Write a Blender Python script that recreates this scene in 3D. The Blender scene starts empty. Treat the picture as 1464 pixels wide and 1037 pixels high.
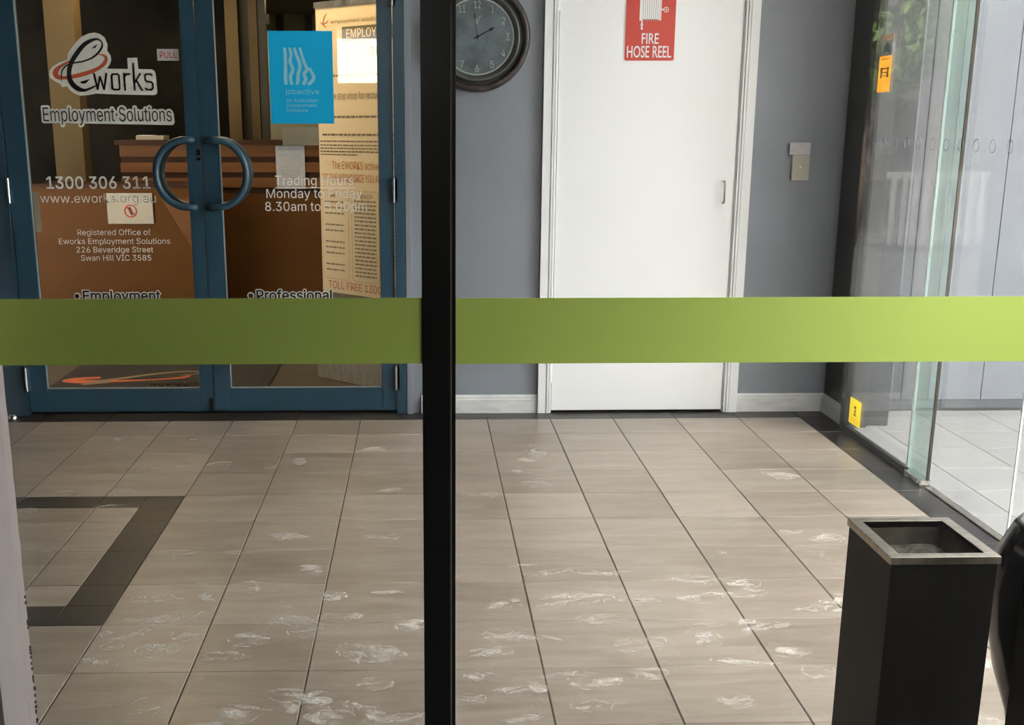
import bpy, bmesh, math, random
from mathutils import Vector, Matrix
random.seed(7)
scn = bpy.context.scene
C = scn.collection
PI = math.pi

# ------------------------------------------------------------------ camera
cd = bpy.data.cameras.new('camera')
cam = bpy.data.objects.new('camera', cd); C.objects.link(cam)
cam.location = (0, 0, 1.3408)
cam.rotation_euler = (PI/2 - 0.2577, 0, -0.0252)
cd.sensor_width = 36; cd.sensor_fit = 'HORIZONTAL'
cd.lens = 1692.68/1464*36
cd.shift_x = (732-647.06)/1464
cd.shift_y = (628.61-518.5)/1464
cd.clip_start = 0.02; cd.clip_end = 300
scn.camera = cam

# ------------------------------------------------------------------ world, sun, exposure
w = bpy.data.worlds.new('world'); scn.world = w; w.use_nodes = True
bg = w.node_tree.nodes['Background']
bg.inputs['Color'].default_value = (0.97, 0.985, 1.0, 1)
bg.inputs['Strength'].default_value = 9.4
sd = bpy.data.lights.new('sun', 'SUN'); sd.energy = 60; sd.angle = 0.01; sd.color = (1, .95, .88)
so = bpy.data.objects.new('sun', sd); C.objects.link(so)
so.rotation_euler = Vector((-.15, 1, .85)).to_track_quat('Z', 'Y').to_euler()
scn.view_settings.view_transform = 'Standard'
scn.view_settings.look = 'None'
scn.view_settings.exposure = 0.3
scn.view_settings.gamma = 1.0
scn.cycles.transparent_max_bounces = 32
scn.view_settings.use_curve_mapping = False

# ------------------------------------------------------------------ materials
def nt(name):
    m = bpy.data.materials.new(name); m.use_nodes = True
    t = m.node_tree; return m, t, t.nodes['Principled BSDF']
def N(t, ty, **k):
    n = t.nodes.new(ty)
    for a, v in k.items():
        if a.startswith('i_'): n.inputs[a[2:].replace('_', ' ')].default_value = v
        else: setattr(n, a, v)
    return n
def mat(name, col, rough=.5, metal=0, var=.08, scale=6, bump=0, emit=0, spec=.5, vcol=None, stretch=None):
    m, t, p = nt(name)
    p.inputs['Roughness'].default_value = rough
    p.inputs['Metallic'].default_value = metal
    p.inputs['Specular IOR Level'].default_value = spec
    g = N(t, 'ShaderNodeNewGeometry')
    vec = g.outputs['Position']
    if stretch:
        mp = N(t, 'ShaderNodeMapping'); mp.inputs['Scale'].default_value = stretch
        t.links.new(vec, mp.inputs['Vector']); vec = mp.outputs['Vector']
    n = N(t, 'ShaderNodeTexNoise', i_Scale=scale, i_Detail=4.0, i_Roughness=.6)
    t.links.new(vec, n.inputs['Vector'])
    mx = N(t, 'ShaderNodeMix', data_type='RGBA')
    v = vcol or tuple(c*(1-var*2.2) for c in col)
    mx.inputs['A'].default_value = (*v, 1)
    mx.inputs['B'].default_value = (*(min(1, c*(1+var)) for c in col), 1)
    r = N(t, 'ShaderNodeMapRange'); r.inputs['From Min'].default_value = .3; r.inputs['From Max'].default_value = .7
    t.links.new(n.outputs['Fac'], r.inputs['Value']); t.links.new(r.outputs['Result'], mx.inputs['Factor'])
    t.links.new(mx.outputs['Result'], p.inputs['Base Color'])
    if bump:
        b = N(t, 'ShaderNodeBump', i_Strength=bump, i_Distance=.002)
        n2 = N(t, 'ShaderNodeTexNoise', i_Scale=scale*12, i_Detail=3.0)
        t.links.new(vec, n2.inputs['Vector'])
        t.links.new(n2.outputs['Fac'], b.inputs['Height']); t.links.new(b.outputs['Normal'], p.inputs['Normal'])
    if emit:
        p.inputs['Emission Color'].default_value = (*col, 1); p.inputs['Emission Strength'].default_value = emit
    return m
def glass(name, tint, f0=.04, milk=0.0, milkcol=(.8, .85, .85)):
    # architectural glass: Schlick mix of clear tinted transmission and mirror reflection, plus a little dust
    m = bpy.data.materials.new(name); m.use_nodes = True; t = m.node_tree
    t.nodes.remove(t.nodes['Principled BSDF']); out = t.nodes['Material Output']
    g = N(t, 'ShaderNodeNewGeometry')
    d = N(t, 'ShaderNodeVectorMath', operation='DOT_PRODUCT')
    t.links.new(g.outputs['Incoming'], d.inputs[0]); t.links.new(g.outputs['Normal'], d.inputs[1])
    a = N(t, 'ShaderNodeMath', operation='ABSOLUTE'); t.links.new(d.outputs['Value'], a.inputs[0])
    s = N(t, 'ShaderNodeMath', operation='SUBTRACT'); s.inputs[0].default_value = 1; t.links.new(a.outputs[0], s.inputs[1])
    p = N(t, 'ShaderNodeMath', operation='POWER'); t.links.new(s.outputs[0], p.inputs[0]); p.inputs[1].default_value = 5
    q = N(t, 'ShaderNodeMath', operation='MULTIPLY_ADD'); t.links.new(p.outputs[0], q.inputs[0])
    q.inputs[1].default_value = 1-f0; q.inputs[2].default_value = f0
    tr = N(t, 'ShaderNodeBsdfTransparent'); tr.inputs['Color'].default_value = (*tint, 1)
    gl = N(t, 'ShaderNodeBsdfGlossy'); gl.inputs['Roughness'].default_value = 0.0
    base = tr.outputs[0]
    if milk:
        df = N(t, 'ShaderNodeBsdfDiffuse'); df.inputs['Color'].default_value = (*milkcol, 1)
        mm = N(t, 'ShaderNodeMixShader'); mm.inputs[0].default_value = milk
        t.links.new(tr.outputs[0], mm.inputs[1]); t.links.new(df.outputs[0], mm.inputs[2]); base = mm.outputs[0]
    mx = N(t, 'ShaderNodeMixShader')
    t.links.new(q.outputs[0], mx.inputs[0]); t.links.new(base, mx.inputs[1]); t.links.new(gl.outputs[0], mx.inputs[2])
    t.links.new(mx.outputs[0], out.inputs['Surface'])
    return m
def tile_mat(name, c1, c2, r0, r1, haze=.5):
    m, t, p = nt(name)
    g = N(t, 'ShaderNodeNewGeometry')
    mp = N(t, 'ShaderNodeMapping'); mp.inputs['Scale'].default_value = (1.3, 7, 1)
    t.links.new(g.outputs['Position'], mp.inputs['Vector'])
    n = N(t, 'ShaderNodeTexNoise', i_Scale=2.2, i_Detail=7.0, i_Roughness=.65, i_Distortion=.6)
    t.links.new(mp.outputs[0], n.inputs['Vector'])
    oi = N(t, 'ShaderNodeObjectInfo')
    a = N(t, 'ShaderNodeMath', operation='MULTIPLY_ADD'); a.inputs[1].default_value = .22; a.inputs[2].default_value = -.11
    t.links.new(oi.outputs['Random'], a.inputs[0])
    ad = N(t, 'ShaderNodeMath', operation='ADD'); t.links.new(n.outputs['Fac'], ad.inputs[0]); t.links.new(a.outputs[0], ad.inputs[1])
    cr = N(t, 'ShaderNodeMix', data_type='RGBA')
    cr.inputs['A'].default_value = (*c1, 1); cr.inputs['B'].default_value = (*c2, 1)
    r = N(t, 'ShaderNodeMapRange'); r.inputs['From Min'].default_value = .3; r.inputs['From Max'].default_value = .72
    t.links.new(ad.outputs[0], r.inputs['Value']); t.links.new(r.outputs['Result'], cr.inputs['Factor'])
    # dried dusty smears
    n2 = N(t, 'ShaderNodeTexNoise', i_Scale=3.1, i_Detail=5.0, i_Roughness=.7, i_Distortion=1.2)
    t.links.new(g.outputs['Position'], n2.inputs['Vector'])
    n3 = N(t, 'ShaderNodeTexNoise', i_Scale=38.0, i_Detail=4.0, i_Roughness=.7, i_Distortion=2.0)
    t.links.new(g.outputs['Position'], n3.inputs['Vector'])
    r2 = N(t, 'ShaderNodeMapRange'); r2.inputs['From Min'].default_value = .54; r2.inputs['From Max'].default_value = .70
    t.links.new(n2.outputs['Fac'], r2.inputs['Value'])
    r3 = N(t, 'ShaderNodeMapRange'); r3.inputs['From Min'].default_value = .48; r3.inputs['From Max'].default_value = .66
    t.links.new(n3.outputs['Fac'], r3.inputs['Value'])
    mu = N(t, 'ShaderNodeMath', operation='MULTIPLY'); t.links.new(r2.outputs[0], mu.inputs[0]); t.links.new(r3.outputs[0], mu.inputs[1])
    mu2 = N(t, 'ShaderNodeMath', operation='MULTIPLY'); t.links.new(mu.outputs[0], mu2.inputs[0]); mu2.inputs[1].default_value = haze
    mx = N(t, 'ShaderNodeMix', data_type='RGBA'); t.links.new(mu2.outputs[0], mx.inputs['Factor'])
    t.links.new(cr.outputs['Result'], mx.inputs['A']); mx.inputs['B'].default_value = (.62, .6, .57, 1)
    t.links.new(mx.outputs['Result'], p.inputs['Base Color'])
    rr = N(t, 'ShaderNodeMapRange'); rr.inputs['To Min'].default_value = r0; rr.inputs['To Max'].default_value = r1
    t.links.new(n.outputs['Fac'], rr.inputs['Value'])
    ra = N(t, 'ShaderNodeMath', operation='MULTIPLY_ADD'); t.links.new(mu.outputs[0], ra.inputs[0]); ra.inputs[1].default_value = .3
    t.links.new(rr.outputs['Result'], ra.inputs[2]); t.links.new(ra.outputs[0], p.inputs['Roughness'])
    b = N(t, 'ShaderNodeBump', i_Strength=.12, i_Distance=.001)
    t.links.new(n.outputs['Fac'], b.inputs['Height']); t.links.new(b.outputs['Normal'], p.inputs['Normal'])
    return m

M = {}
M['tile'] = tile_mat('taupe porcelain tile', (.215, .172, .130), (.345, .290, .232), .24, .42)
M['dark_tile'] = tile_mat('charcoal porcelain tile', (.019, .016, .013), (.036, .031, .025), .30, .45, .10)
M['out_tile'] = tile_mat('pale paving tile', (.185, .182, .176), (.235, .232, .222), .30, .5, .15)
M['porch_floor'] = mat('dark unseen porch floor', (.030, .028, .025), .9, var=.2)  # unseen floor, kept dark so the near glass reflects little of it
M['grout'] = mat('brown grout', (.085, .068, .052), .9, var=.25, scale=30)
M['slate'] = mat('slate blue wall paint', (.235, .256, .292), .42, var=.05, scale=1.5, bump=.05)
M['slate_shaded'] = mat('slate paint darkened for shade', (.035, .037, .036), .45, var=.1)  # slate darkened to stand for corner shade and to dim reflections
M['white_paint'] = mat('white gloss paint', (.80, .81, .80), .3, var=.015, scale=2)
M['door_white'] = mat('white painted door leaf', (.82, .83, .82), .33, var=.012, scale=1.2, bump=.02)
M['skirt'] = mat('scuffed white skirting paint', (.66, .67, .65), .4, var=.09, scale=9, stretch=(1, 1, 4))
M['render_wall'] = mat('off white rendered wall', (.31, .27, .26), .85, var=.04, scale=7, bump=.4)
M['ceil'] = mat('grey ceiling board', (.25, .24, .22), .8, var=.03)
M['blue'] = mat('blue powder coated aluminium', (.028, .072, .108), .33, var=.08, scale=3, bump=.03)
M['blue_dark'] = mat('weathered dark blue frame', (.026, .062, .090), .4, var=.2, scale=3)
M['black'] = mat('black powder coated aluminium', (.006, .0065, .006), .35, var=.2, scale=8)
M['bin_black'] = mat('black satin powder coat', (.006, .0056, .005), .5, spec=.15, var=.25, scale=5, stretch=(1, 1, .3))
M['gloss_black'] = mat('glossy black glaze', (.012, .012, .013), .16, var=.15)
M['steel'] = mat('brushed stainless steel', (.50, .445, .365), .30, 1, var=.12, scale=60, stretch=(1, 1, .2))
M['chrome'] = mat('bright chrome', (.75, .75, .75), .12, 1, var=.03)
M['ash'] = mat('grey ash and sand', (.13, .115, .085), .95, var=.45, scale=40, bump=.5)
M['tray'] = mat('dull steel ash tray', (.20, .18, .15), .45, .8, var=.3, scale=14)
M['seal'] = mat('tan silicone seal', (.22, .18, .15), .6, var=.1)
M['rubber'] = mat('dark rubber gasket', (.02, .02, .02), .7)
M['glass'] = glass('clear glass', (.985, .980, .972), .03)
M['door_glass'] = glass('reflective door glass', (.93, .92, .88), .04)
M['side_glass'] = glass('clear side glass', (.965, .97, .97), .03, .03)
M['fin_glass'] = glass('thick green edged glass', (.86, .93, .91), .045, .22, (.62, .74, .72))
M['edge_glass'] = mat('frosted glass edge', (.93, .98, .96), .25, var=.02)
M['etch'] = mat('grey etched ring', (.16, .18, .19), .6)
M['vinyl'] = mat('pale grey vinyl lettering', (.80, .79, .70), .6, var=.04, scale=30)
M['vinyl_dark'] = mat('charcoal vinyl', (.018, .018, .016), .5)
M['orange_vinyl'] = mat('orange red vinyl', (.62, .12, .045), .5)
M['paper'] = mat('white paper', (.48, .43, .34), .8, var=.03)
M['pull_paper'] = mat('white sticker paper', (.62, .60, .57), .7, var=.03)
M['red'] = mat('signal red print', (.58, .048, .028), .45, var=.04)
M['red_text'] = mat('red ink', (.60, .05, .04), .6)
M['sign_white'] = mat('white sign print', (.82, .80, .78), .45, var=.02)
M['sign_grey'] = mat('grey sign print', (.40, .40, .38), .5)
M['cyan'] = mat('bright blue poster print', (.010, .42, .72), .45, var=.03)
M['cyan_light'] = mat('pale blue poster print', (.33, .60, .66), .5, var=.04)
M['banner'] = mat('cream banner vinyl', (.93, .71, .43), .6, var=.03, scale=3)
M['banner_band'] = mat('olive brown banner band', (.17, .14, .075), .6)
M['banner_ink'] = mat('dark brown ink', (.27, .20, .11), .7)
M['banner_red'] = mat('orange brown ink', (.60, .20, .07), .7)
M['wood'] = mat('orange brown laminate', (.20, .088, .034), .45, spec=.1, var=.12, scale=3, stretch=(.6, 1, 8))
M['wood_panel'] = mat('brown laminate panel', (.125, .052, .014), .45, spec=.07, var=.07, scale=1.4, stretch=(1, 1, 3))
M['wood_dark'] = mat('dark brown groove laminate', (.060, .028, .016), .5, spec=.1, var=.15)
M['partition'] = mat('dark brown partition', (.016, .0125, .008), .55, spec=.06, var=.4, scale=2.2)
M['column'] = mat('beige painted column', (.125, .086, .038), .6, spec=.1, var=.05, scale=2)
M['office_wall'] = mat('pale olive painted wall', (.42, .38, .23), .7, var=.06)
M['office_floor'] = mat('brown office carpet', (.10, .08, .05), .95, var=.15, scale=25)
M['mat'] = mat('black entrance mat', (.028, .022, .016), .95, var=.25, scale=60, bump=.4)
M['mat_orange'] = mat('orange mat pile', (.62, .14, .05), .95, var=.1, scale=60)
M['mat_brown'] = mat('brown mat pile', (.28, .20, .12), .95, var=.1, scale=60)
M['dark_frame'] = mat('dark bronze frame', (.045, .036, .022), .4)
M['orange'] = mat('orange yellow sticker print', (.86, .42, .06), .5, var=.03)
M['yellow'] = mat('yellow sticker print', (.86, .74, .09), .5, var=.03)
M['brown_print'] = mat('brown sticker print', (.25, .10, .03), .6)
M['blue_print'] = mat('blue grey sticker print', (.16, .24, .28), .6)
M['plate'] = mat('ivory plastic', (.42, .41, .34), .45, var=.04)
M['label_paper'] = mat('grey white label', (.50, .50, .51), .7, var=.05, scale=40)
M['clock_rim'] = mat('aged bronze clock rim', (.075, .062, .058), .38, .3, var=.35, scale=16)
M['clock_groove'] = mat('dark bronze groove', (.030, .030, .026), .35, .2, var=.3)
M['clock_inner'] = mat('grey bronze inner rim', (.13, .135, .125), .35, .3, var=.15)
M['clock_face'] = mat('mottled slate dial', (.17, .22, .24), .5, var=.1, scale=9, vcol=(.075, .095, .10))
M['clock_white'] = mat('pale dial print', (.46, .50, .48), .5)
M['clock_hand'] = mat('black clock hand', (.012, .012, .014), .4)
M['facade_mid'] = mat('mid grey cladding', (.085, .09, .098), .12, var=.03)
M['facade'] = mat('satin blue grey cladding', (.135, .148, .168), .12, var=.03, scale=1, spec=.9)
M['facade_dark'] = mat('dark skirting strip', (.055, .06, .068), .4)
M['pillar'] = mat('dark grey cladding', (.045, .048, .052), .16, var=.05, spec=.8)
M['asphalt'] = mat('grey asphalt', (.055, .055, .055), .9, var=.15, scale=20)
M['sunlit'] = mat('white masonry facade', (.84, .84, .83), .8, var=.02)
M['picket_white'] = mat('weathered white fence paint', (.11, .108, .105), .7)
M['leaf'] = mat('green leaves', (.10, .16, .035), .6, var=.4, scale=5)
M['bark'] = mat('grey brown bark', (.12, .09, .065), .9, var=.3, scale=10)
M['ext_dark'] = mat('dark brown brickwork render', (.045, .038, .032), .8, var=.2)
M['bag'] = mat('dark hair like chair mesh', (.02, .013, .01), .7)
# translucent lime film
def film():
    m = bpy.data.materials.new('lime green film'); m.use_nodes = True; t = m.node_tree
    t.nodes.remove(t.nodes['Principled BSDF']); out = t.nodes['Material Output']
    col = (.66, .82, .18, 1)
    a = N(t, 'ShaderNodeBsdfPrincipled'); a.inputs['Base Color'].default_value = col; a.inputs['Roughness'].default_value = .38
    b = N(t, 'ShaderNodeBsdfTranslucent'); b.inputs['Color'].default_value = col
    g = N(t, 'ShaderNodeNewGeometry'); n = N(t, 'ShaderNodeTexNoise', i_Scale=25.0)
    t.links.new(g.outputs['Position'], n.inputs['Vector'])
    mx = N(t, 'ShaderNodeMixShader'); mx.inputs[0].default_value = .12
    t.links.new(a.outputs[0], mx.inputs[1]); t.links.new(b.outputs[0], mx.inputs[2])
    t.links.new(mx.outputs[0], out.inputs['Surface'])
    return m
M['film'] = film()
def dust():
    m = bpy.data.materials.new('dried pale dust'); m.use_nodes = True; t = m.node_tree
    p = t.nodes['Principled BSDF']; p.inputs['Base Color'].default_value = (.74, .69, .61, 1); p.inputs['Roughness'].default_value = .8
    g = N(t, 'ShaderNodeNewGeometry'); outs = []
    for sc_, lo, hi in ((90.0, .30, .62), (13.0, .36, .62)):
        n = N(t, 'ShaderNodeTexNoise', i_Scale=sc_, i_Detail=3.0, i_Distortion=.8)
        t.links.new(g.outputs['Position'], n.inputs['Vector'])
        r = N(t, 'ShaderNodeMapRange'); r.inputs['From Min'].default_value = lo; r.inputs['From Max'].default_value = hi
        t.links.new(n.outputs['Fac'], r.inputs['Value']); outs.append(r.outputs['Result'])
    a = N(t, 'ShaderNodeMath', operation='MULTIPLY'); t.links.new(outs[0], a.inputs[0]); t.links.new(outs[1], a.inputs[1])
    b = N(t, 'ShaderNodeMath', operation='MULTIPLY'); t.links.new(a.outputs[0], b.inputs[0]); b.inputs[1].default_value = .62
    t.links.new(b.outputs[0], p.inputs['Alpha'])
    return m
def backlit(name, col, tl):
    m = bpy.data.materials.new(name); m.use_nodes = True; t = m.node_tree
    p = t.nodes['Principled BSDF']; out = t.nodes['Material Output']
    p.inputs['Base Color'].default_value = (*col, 1); p.inputs['Roughness'].default_value = .5
    b = N(t, 'ShaderNodeBsdfTranslucent'); b.inputs['Color'].default_value = (*col, 1)
    mx = N(t, 'ShaderNodeMixShader'); mx.inputs[0].default_value = tl
    t.links.new(p.outputs[0], mx.inputs[1]); t.links.new(b.outputs[0], mx.inputs[2]); t.links.new(mx.outputs[0], out.inputs['Surface'])
    return m
M['sticker_pink'] = backlit('faded pink print', (.55, .38, .34), .4)
M['orange'] = backlit('orange yellow sticker print', (.98, .62, .15), .5)
M['yellow'] = backlit('yellow sticker print', (.98, .88, .14), .5)
M['cyan'] = backlit('thin blue poster print', (.010, .62, .98), .45)
M['cyan_light'] = backlit('thin pale blue poster print', (.45, .86, .95), .35)
M['dust'] = dust()

# ------------------------------------------------------------------ helpers
def put(o, parent=None):
    C.objects.link(o)
    if parent: o.parent = parent
    return o
def obj(name, bm, m, parent=None, bevel=0, smooth=False):
    if bevel:
        bmesh.ops.bevel(bm, geom=[e for e in bm.edges], offset=bevel, segments=2, affect='EDGES', profile=.7)
    bmesh.ops.recalc_face_normals(bm, faces=bm.faces)
    me = bpy.data.meshes.new(name); bm.to_mesh(me); bm.free()
    if smooth:
        for p in me.polygons: p.use_smooth = True
    ms = m if isinstance(m, (list, tuple)) else [m]
    for x in ms: me.materials.append(M[x])
    return put(bpy.data.objects.new(name, me), parent)
def bx(bm, x0, x1, y0, y1, z0, z1):
    v = [bm.verts.new(p) for p in ((x0,y0,z0),(x1,y0,z0),(x1,y1,z0),(x0,y1,z0),(x0,y0,z1),(x1,y0,z1),(x1,y1,z1),(x0,y1,z1))]
    for f in ((0,3,2,1),(4,5,6,7),(0,1,5,4),(1,2,6,5),(2,3,7,6),(3,0,4,7)): bm.faces.new([v[i] for i in f])
def box(name, m, parent, x0, x1, y0, y1, z0, z1, bevel=0):
    bm = bmesh.new(); bx(bm, x0, x1, y0, y1, z0, z1); return obj(name, bm, m, parent, bevel)
def boxes(name, m, parent, lst, bevel=0):
    bm = bmesh.new()
    for b in lst: bx(bm, *b)
    return obj(name, bm, m, parent, bevel)
def empty(name, loc=(0,0,0)):
    o = bpy.data.objects.new(name, None); o.empty_display_size = .1; C.objects.link(o)
    return o
def thing(name, label, cat, group=None):
    o = empty(name); tag(o, label, cat, group); return o
def tag(o, label, cat, group=None):
    o['label'] = label; o['category'] = cat
    if group: o['group'] = group
    return o
def st(o): o['kind'] = 'structure'; return o
def cyl(bm, a, b, r, n=16, cap=True, r2=None):
    a = Vector(a); b = Vector(b); d = (b-a).normalized()
    u = d.orthogonal().normalized(); w_ = d.cross(u)
    r2 = r if r2 is None else r2
    A = [bm.verts.new(a+(u*math.cos(2*PI*i/n)+w_*math.sin(2*PI*i/n))*r) for i in range(n)]
    B = [bm.verts.new(b+(u*math.cos(2*PI*i/n)+w_*math.sin(2*PI*i/n))*r2) for i in range(n)]
    for i in range(n): bm.faces.new((A[i], A[(i+1)%n], B[(i+1)%n], B[i]))
    if cap: bm.faces.new(A[::-1]); bm.faces.new(B)
def tube(bm, pts, r, n=12, closed=False):
    pts = [Vector(p) for p in pts]; rings = []
    ref = None
    for i, p in enumerate(pts):
        if closed: d = (pts[(i+1)%len(pts)]-pts[i-1]).normalized()
        else: d = (pts[min(i+1, len(pts)-1)]-pts[max(i-1, 0)]).normalized()
        if ref is None: ref = d.orthogonal().normalized()
        u = (ref-d*ref.dot(d)).normalized(); ref = u; w_ = d.cross(u)
        rings.append([bm.verts.new(p+(u*math.cos(2*PI*k/n)+w_*math.sin(2*PI*k/n))*r) for k in range(n)])
    L = len(rings)
    for i in range(L if closed else L-1):
        a, b = rings[i], rings[(i+1)%L]
        for k in range(n): bm.faces.new((a[k], a[(k+1)%n], b[(k+1)%n], b[k]))
    if not closed: bm.faces.new(rings[0][::-1]); bm.faces.new(rings[-1])
def lathe_y(bm, cx, cy, cz, prof, n=64):
    # profile of (radius, y offset) around an axis along Y
    rings = [[bm.verts.new((cx+r*math.sin(2*PI*i/n), cy+y, cz+r*math.cos(2*PI*i/n))) for i in range(n)] for r, y in prof]
    for a, b in zip(rings, rings[1:]):
        for i in range(n): bm.faces.new((a[i], a[(i+1)%n], b[(i+1)%n], b[i]))
def lathe_z(bm, cx, cy, prof, n=48):
    rings = [[bm.verts.new((cx+r*math.cos(2*PI*i/n), cy+r*math.sin(2*PI*i/n), z)) for i in range(n)] for r, z in prof]
    for a, b in zip(rings, rings[1:]):
        for i in range(n): bm.faces.new((a[i], a[(i+1)%n], b[(i+1)%n], b[i]))
    bm.faces.new(rings[0][::-1]); bm.faces.new(rings[-1])
def poly(bm, pts, th=None):
    vs = [bm.verts.new(p) for p in pts]; return bm.faces.new(vs)
def prism(bm, pts2, f0, f1):
    # outline pts2 mapped by f0 (front) and f1 (back)
    A = [bm.verts.new(f0(*p)) for p in pts2]; B = [bm.verts.new(f1(*p)) for p in pts2]
    bm.faces.new(A); bm.faces.new(B[::-1])
    for i in range(len(A)): bm.faces.new((A[i], B[i], B[(i+1)%len(A)], A[(i+1)%len(A)]))
def ribbon(pts, sub=6):
    """(u,v,width) control points -> outline polygons as quads [(4 pts)...] on a smooth stroke"""
    P = [Vector(p) for p in pts]; out = []
    for i in range(len(P)-1):
        p0, p1, p2, p3 = P[max(i-1, 0)], P[i], P[i+1], P[min(i+2, len(P)-1)]
        for k in range(sub):
            t = k/sub
            out.append(.5*((2*p1)+(p2-p0)*t+(2*p0-5*p1+4*p2-p3)*t*t+(3*p1-p0-3*p2+p3)*t**3))
    out.append(P[-1]); L = []; R = []
    for i, p in enumerate(out):
        d = out[min(i+1, len(out)-1)]-out[max(i-1, 0)]; d = Vector((d.x, d.y)).normalized(); nrm = Vector((-d.y, d.x))
        h = max(p.z, .0004)/2
        L.append((p.x+nrm.x*h, p.y+nrm.y*h)); R.append((p.x-nrm.x*h, p.y-nrm.y*h))
    return L, R
def stroke(bm, pts, f, sub=6):
    L, R = ribbon(pts, sub)
    A = [bm.verts.new(f(*p)) for p in L]; B = [bm.verts.new(f(*p)) for p in R]
    for i in range(len(A)-1): bm.faces.new((A[i], A[i+1], B[i+1], B[i]))
FONT = None
try:   # the plain sans face that ships with Blender; its default face otherwise
    import os
    _p = os.path.join(bpy.utils.system_resource('DATAFILES'), 'fonts', 'Inter.woff2')
    if os.path.exists(_p): FONT = bpy.data.fonts.load(_p)
except Exception:
    FONT = None
def text_mesh(body, offset=0.0, spacing=1.0):
    cu = bpy.data.curves.new('t', 'FONT'); cu.body = body; cu.size = 1; cu.resolution_u = 3
    cu.offset = offset; cu.space_character = spacing; cu.align_x = 'LEFT'
    if FONT: cu.font = FONT
    o = bpy.data.objects.new('t', cu); C.objects.link(o)
    dg = bpy.context.evaluated_depsgraph_get()
    me = bpy.data.meshes.new_from_object(o.evaluated_get(dg))
    bpy.data.objects.remove(o); bpy.data.curves.remove(cu)
    return me
CAPH = None
def lettering(name, body, m, parent, x0, x1, z0, cap, y, fr=None, offset=0.0, pad=0.0, spacing=1.0):
    """flat lettering fitted from x0 to x1, baseline z0, capital height cap; fr maps (x, depth, z) to the world;
    offset fattens the strokes by that share of the capital height"""
    global CAPH
    if CAPH is None:
        h = text_mesh('H'); CAPH = max(v.co.y for v in h.vertices)
    me0 = text_mesh(body, 0, spacing)
    a = min(v.co.x for v in me0.vertices); b = max(v.co.x for v in me0.vertices)
    sx = (x1-x0)/(b-a); sz = cap/CAPH
    base = [(x0+(v.co.x-a)*sx, z0+v.co.y*sz) for v in me0.vertices]
    fcs = [tuple(p.vertices) for p in me0.polygons]
    n = 0 if not offset else (6 if offset < .03 else 14)
    sh = [(0, 0)]+[(offset*cap*math.cos(2*PI*k/n), offset*cap*math.sin(2*PI*k/n)) for k in range(n)]
    V = []; Fc = []
    for k, (dx, dz) in enumerate(sh):
        o = len(V)
        for x, z in base:
            p = (x+dx, y+k*.00001, z+dz); V.append(fr(*p) if fr else p)
        Fc += [tuple(i+o for i in f) for f in fcs]
    me = bpy.data.meshes.new(name); me.from_pydata(V, [], Fc); me.materials.append(M[m])
    bpy.data.meshes.remove(me0)
    o = put(bpy.data.objects.new(name, me), parent)
    return o
def bars(bm, x0, x1, z0, h, y, rnd, fr=None):
    # a line of print too small to read: broken dashes of word length
    x = x0
    while x < x1:
        l = min(rnd.uniform(.2, .75)*h*6, x1-x)
        pts = [(x, y, z0), (x+l, y, z0), (x+l, y, z0+h), (x, y, z0+h)]
        vs = [bm.verts.new(fr(*p) if fr else p) for p in pts]; bm.faces.new(vs)
        x += l+h*.6
W = 5.6     # plane of the back wall (and faces of the doors)
CH = 2.75   # lobby ceiling

# ================================================================== STRUCTURE
# ---- lobby floor: grout slab with every tile a part
fl = st(empty('floor'))
box('grout_bed', 'grout', fl, -2.35, 1.955, 1.70, 5.74, -.08, -.0015)
G0 = .3015
def tile_mesh(wx, wy, name='tile', h=.012):
    bm = bmesh.new(); bx(bm, -wx/2, wx/2, -wy/2, wy/2, -h, 0)
    top = [e for e in bm.edges if all(abs(v.co.z) < 1e-6 for v in e.verts)]
    bmesh.ops.bevel(bm, geom=top, offset=.0011, segments=1, affect='EDGES')
    bmesh.ops.recalc_face_normals(bm, faces=bm.faces)
    me = bpy.data.meshes.new(name); bm.to_mesh(me); bm.free(); return me
_tm = {}
def put_tile(x0, x1, y0, y1, m, parent, name='tile', gx=.0042, gy=.0026):
    k = (round(x1-x0, 4), round(y1-y0, 4), m)
    if k not in _tm:
        me = tile_mesh(x1-x0-gx, y1-y0-gy, name); me.materials.append(M[m]); _tm[k] = me
    o = bpy.data.objects.new(name, _tm[k]); o.location = ((x0+x1)/2, (y0+y1)/2, random.uniform(-.0003, .0003))
    return put(o, parent)
xs = [G0+.3*k for k in range(-8, 5)]; xs = [-2.33]+xs+[1.80]; xs = sorted(set(round(x, 4) for x in xs))
xs = [x for x in xs if x <= 1.801]
ys = [1.75]+[2.78-.3*3+.3*k for k in range(0, 13)]; ys = [y for y in ys if y < 5.30]+[5.46]; ys = sorted(set(round(y, 4) for y in ys if y >= 1.75))
DX1 = G0-1.2; DX0 = DX1-1.2; DY0, DY1 = 3.08, 4.28; B = .14
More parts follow.
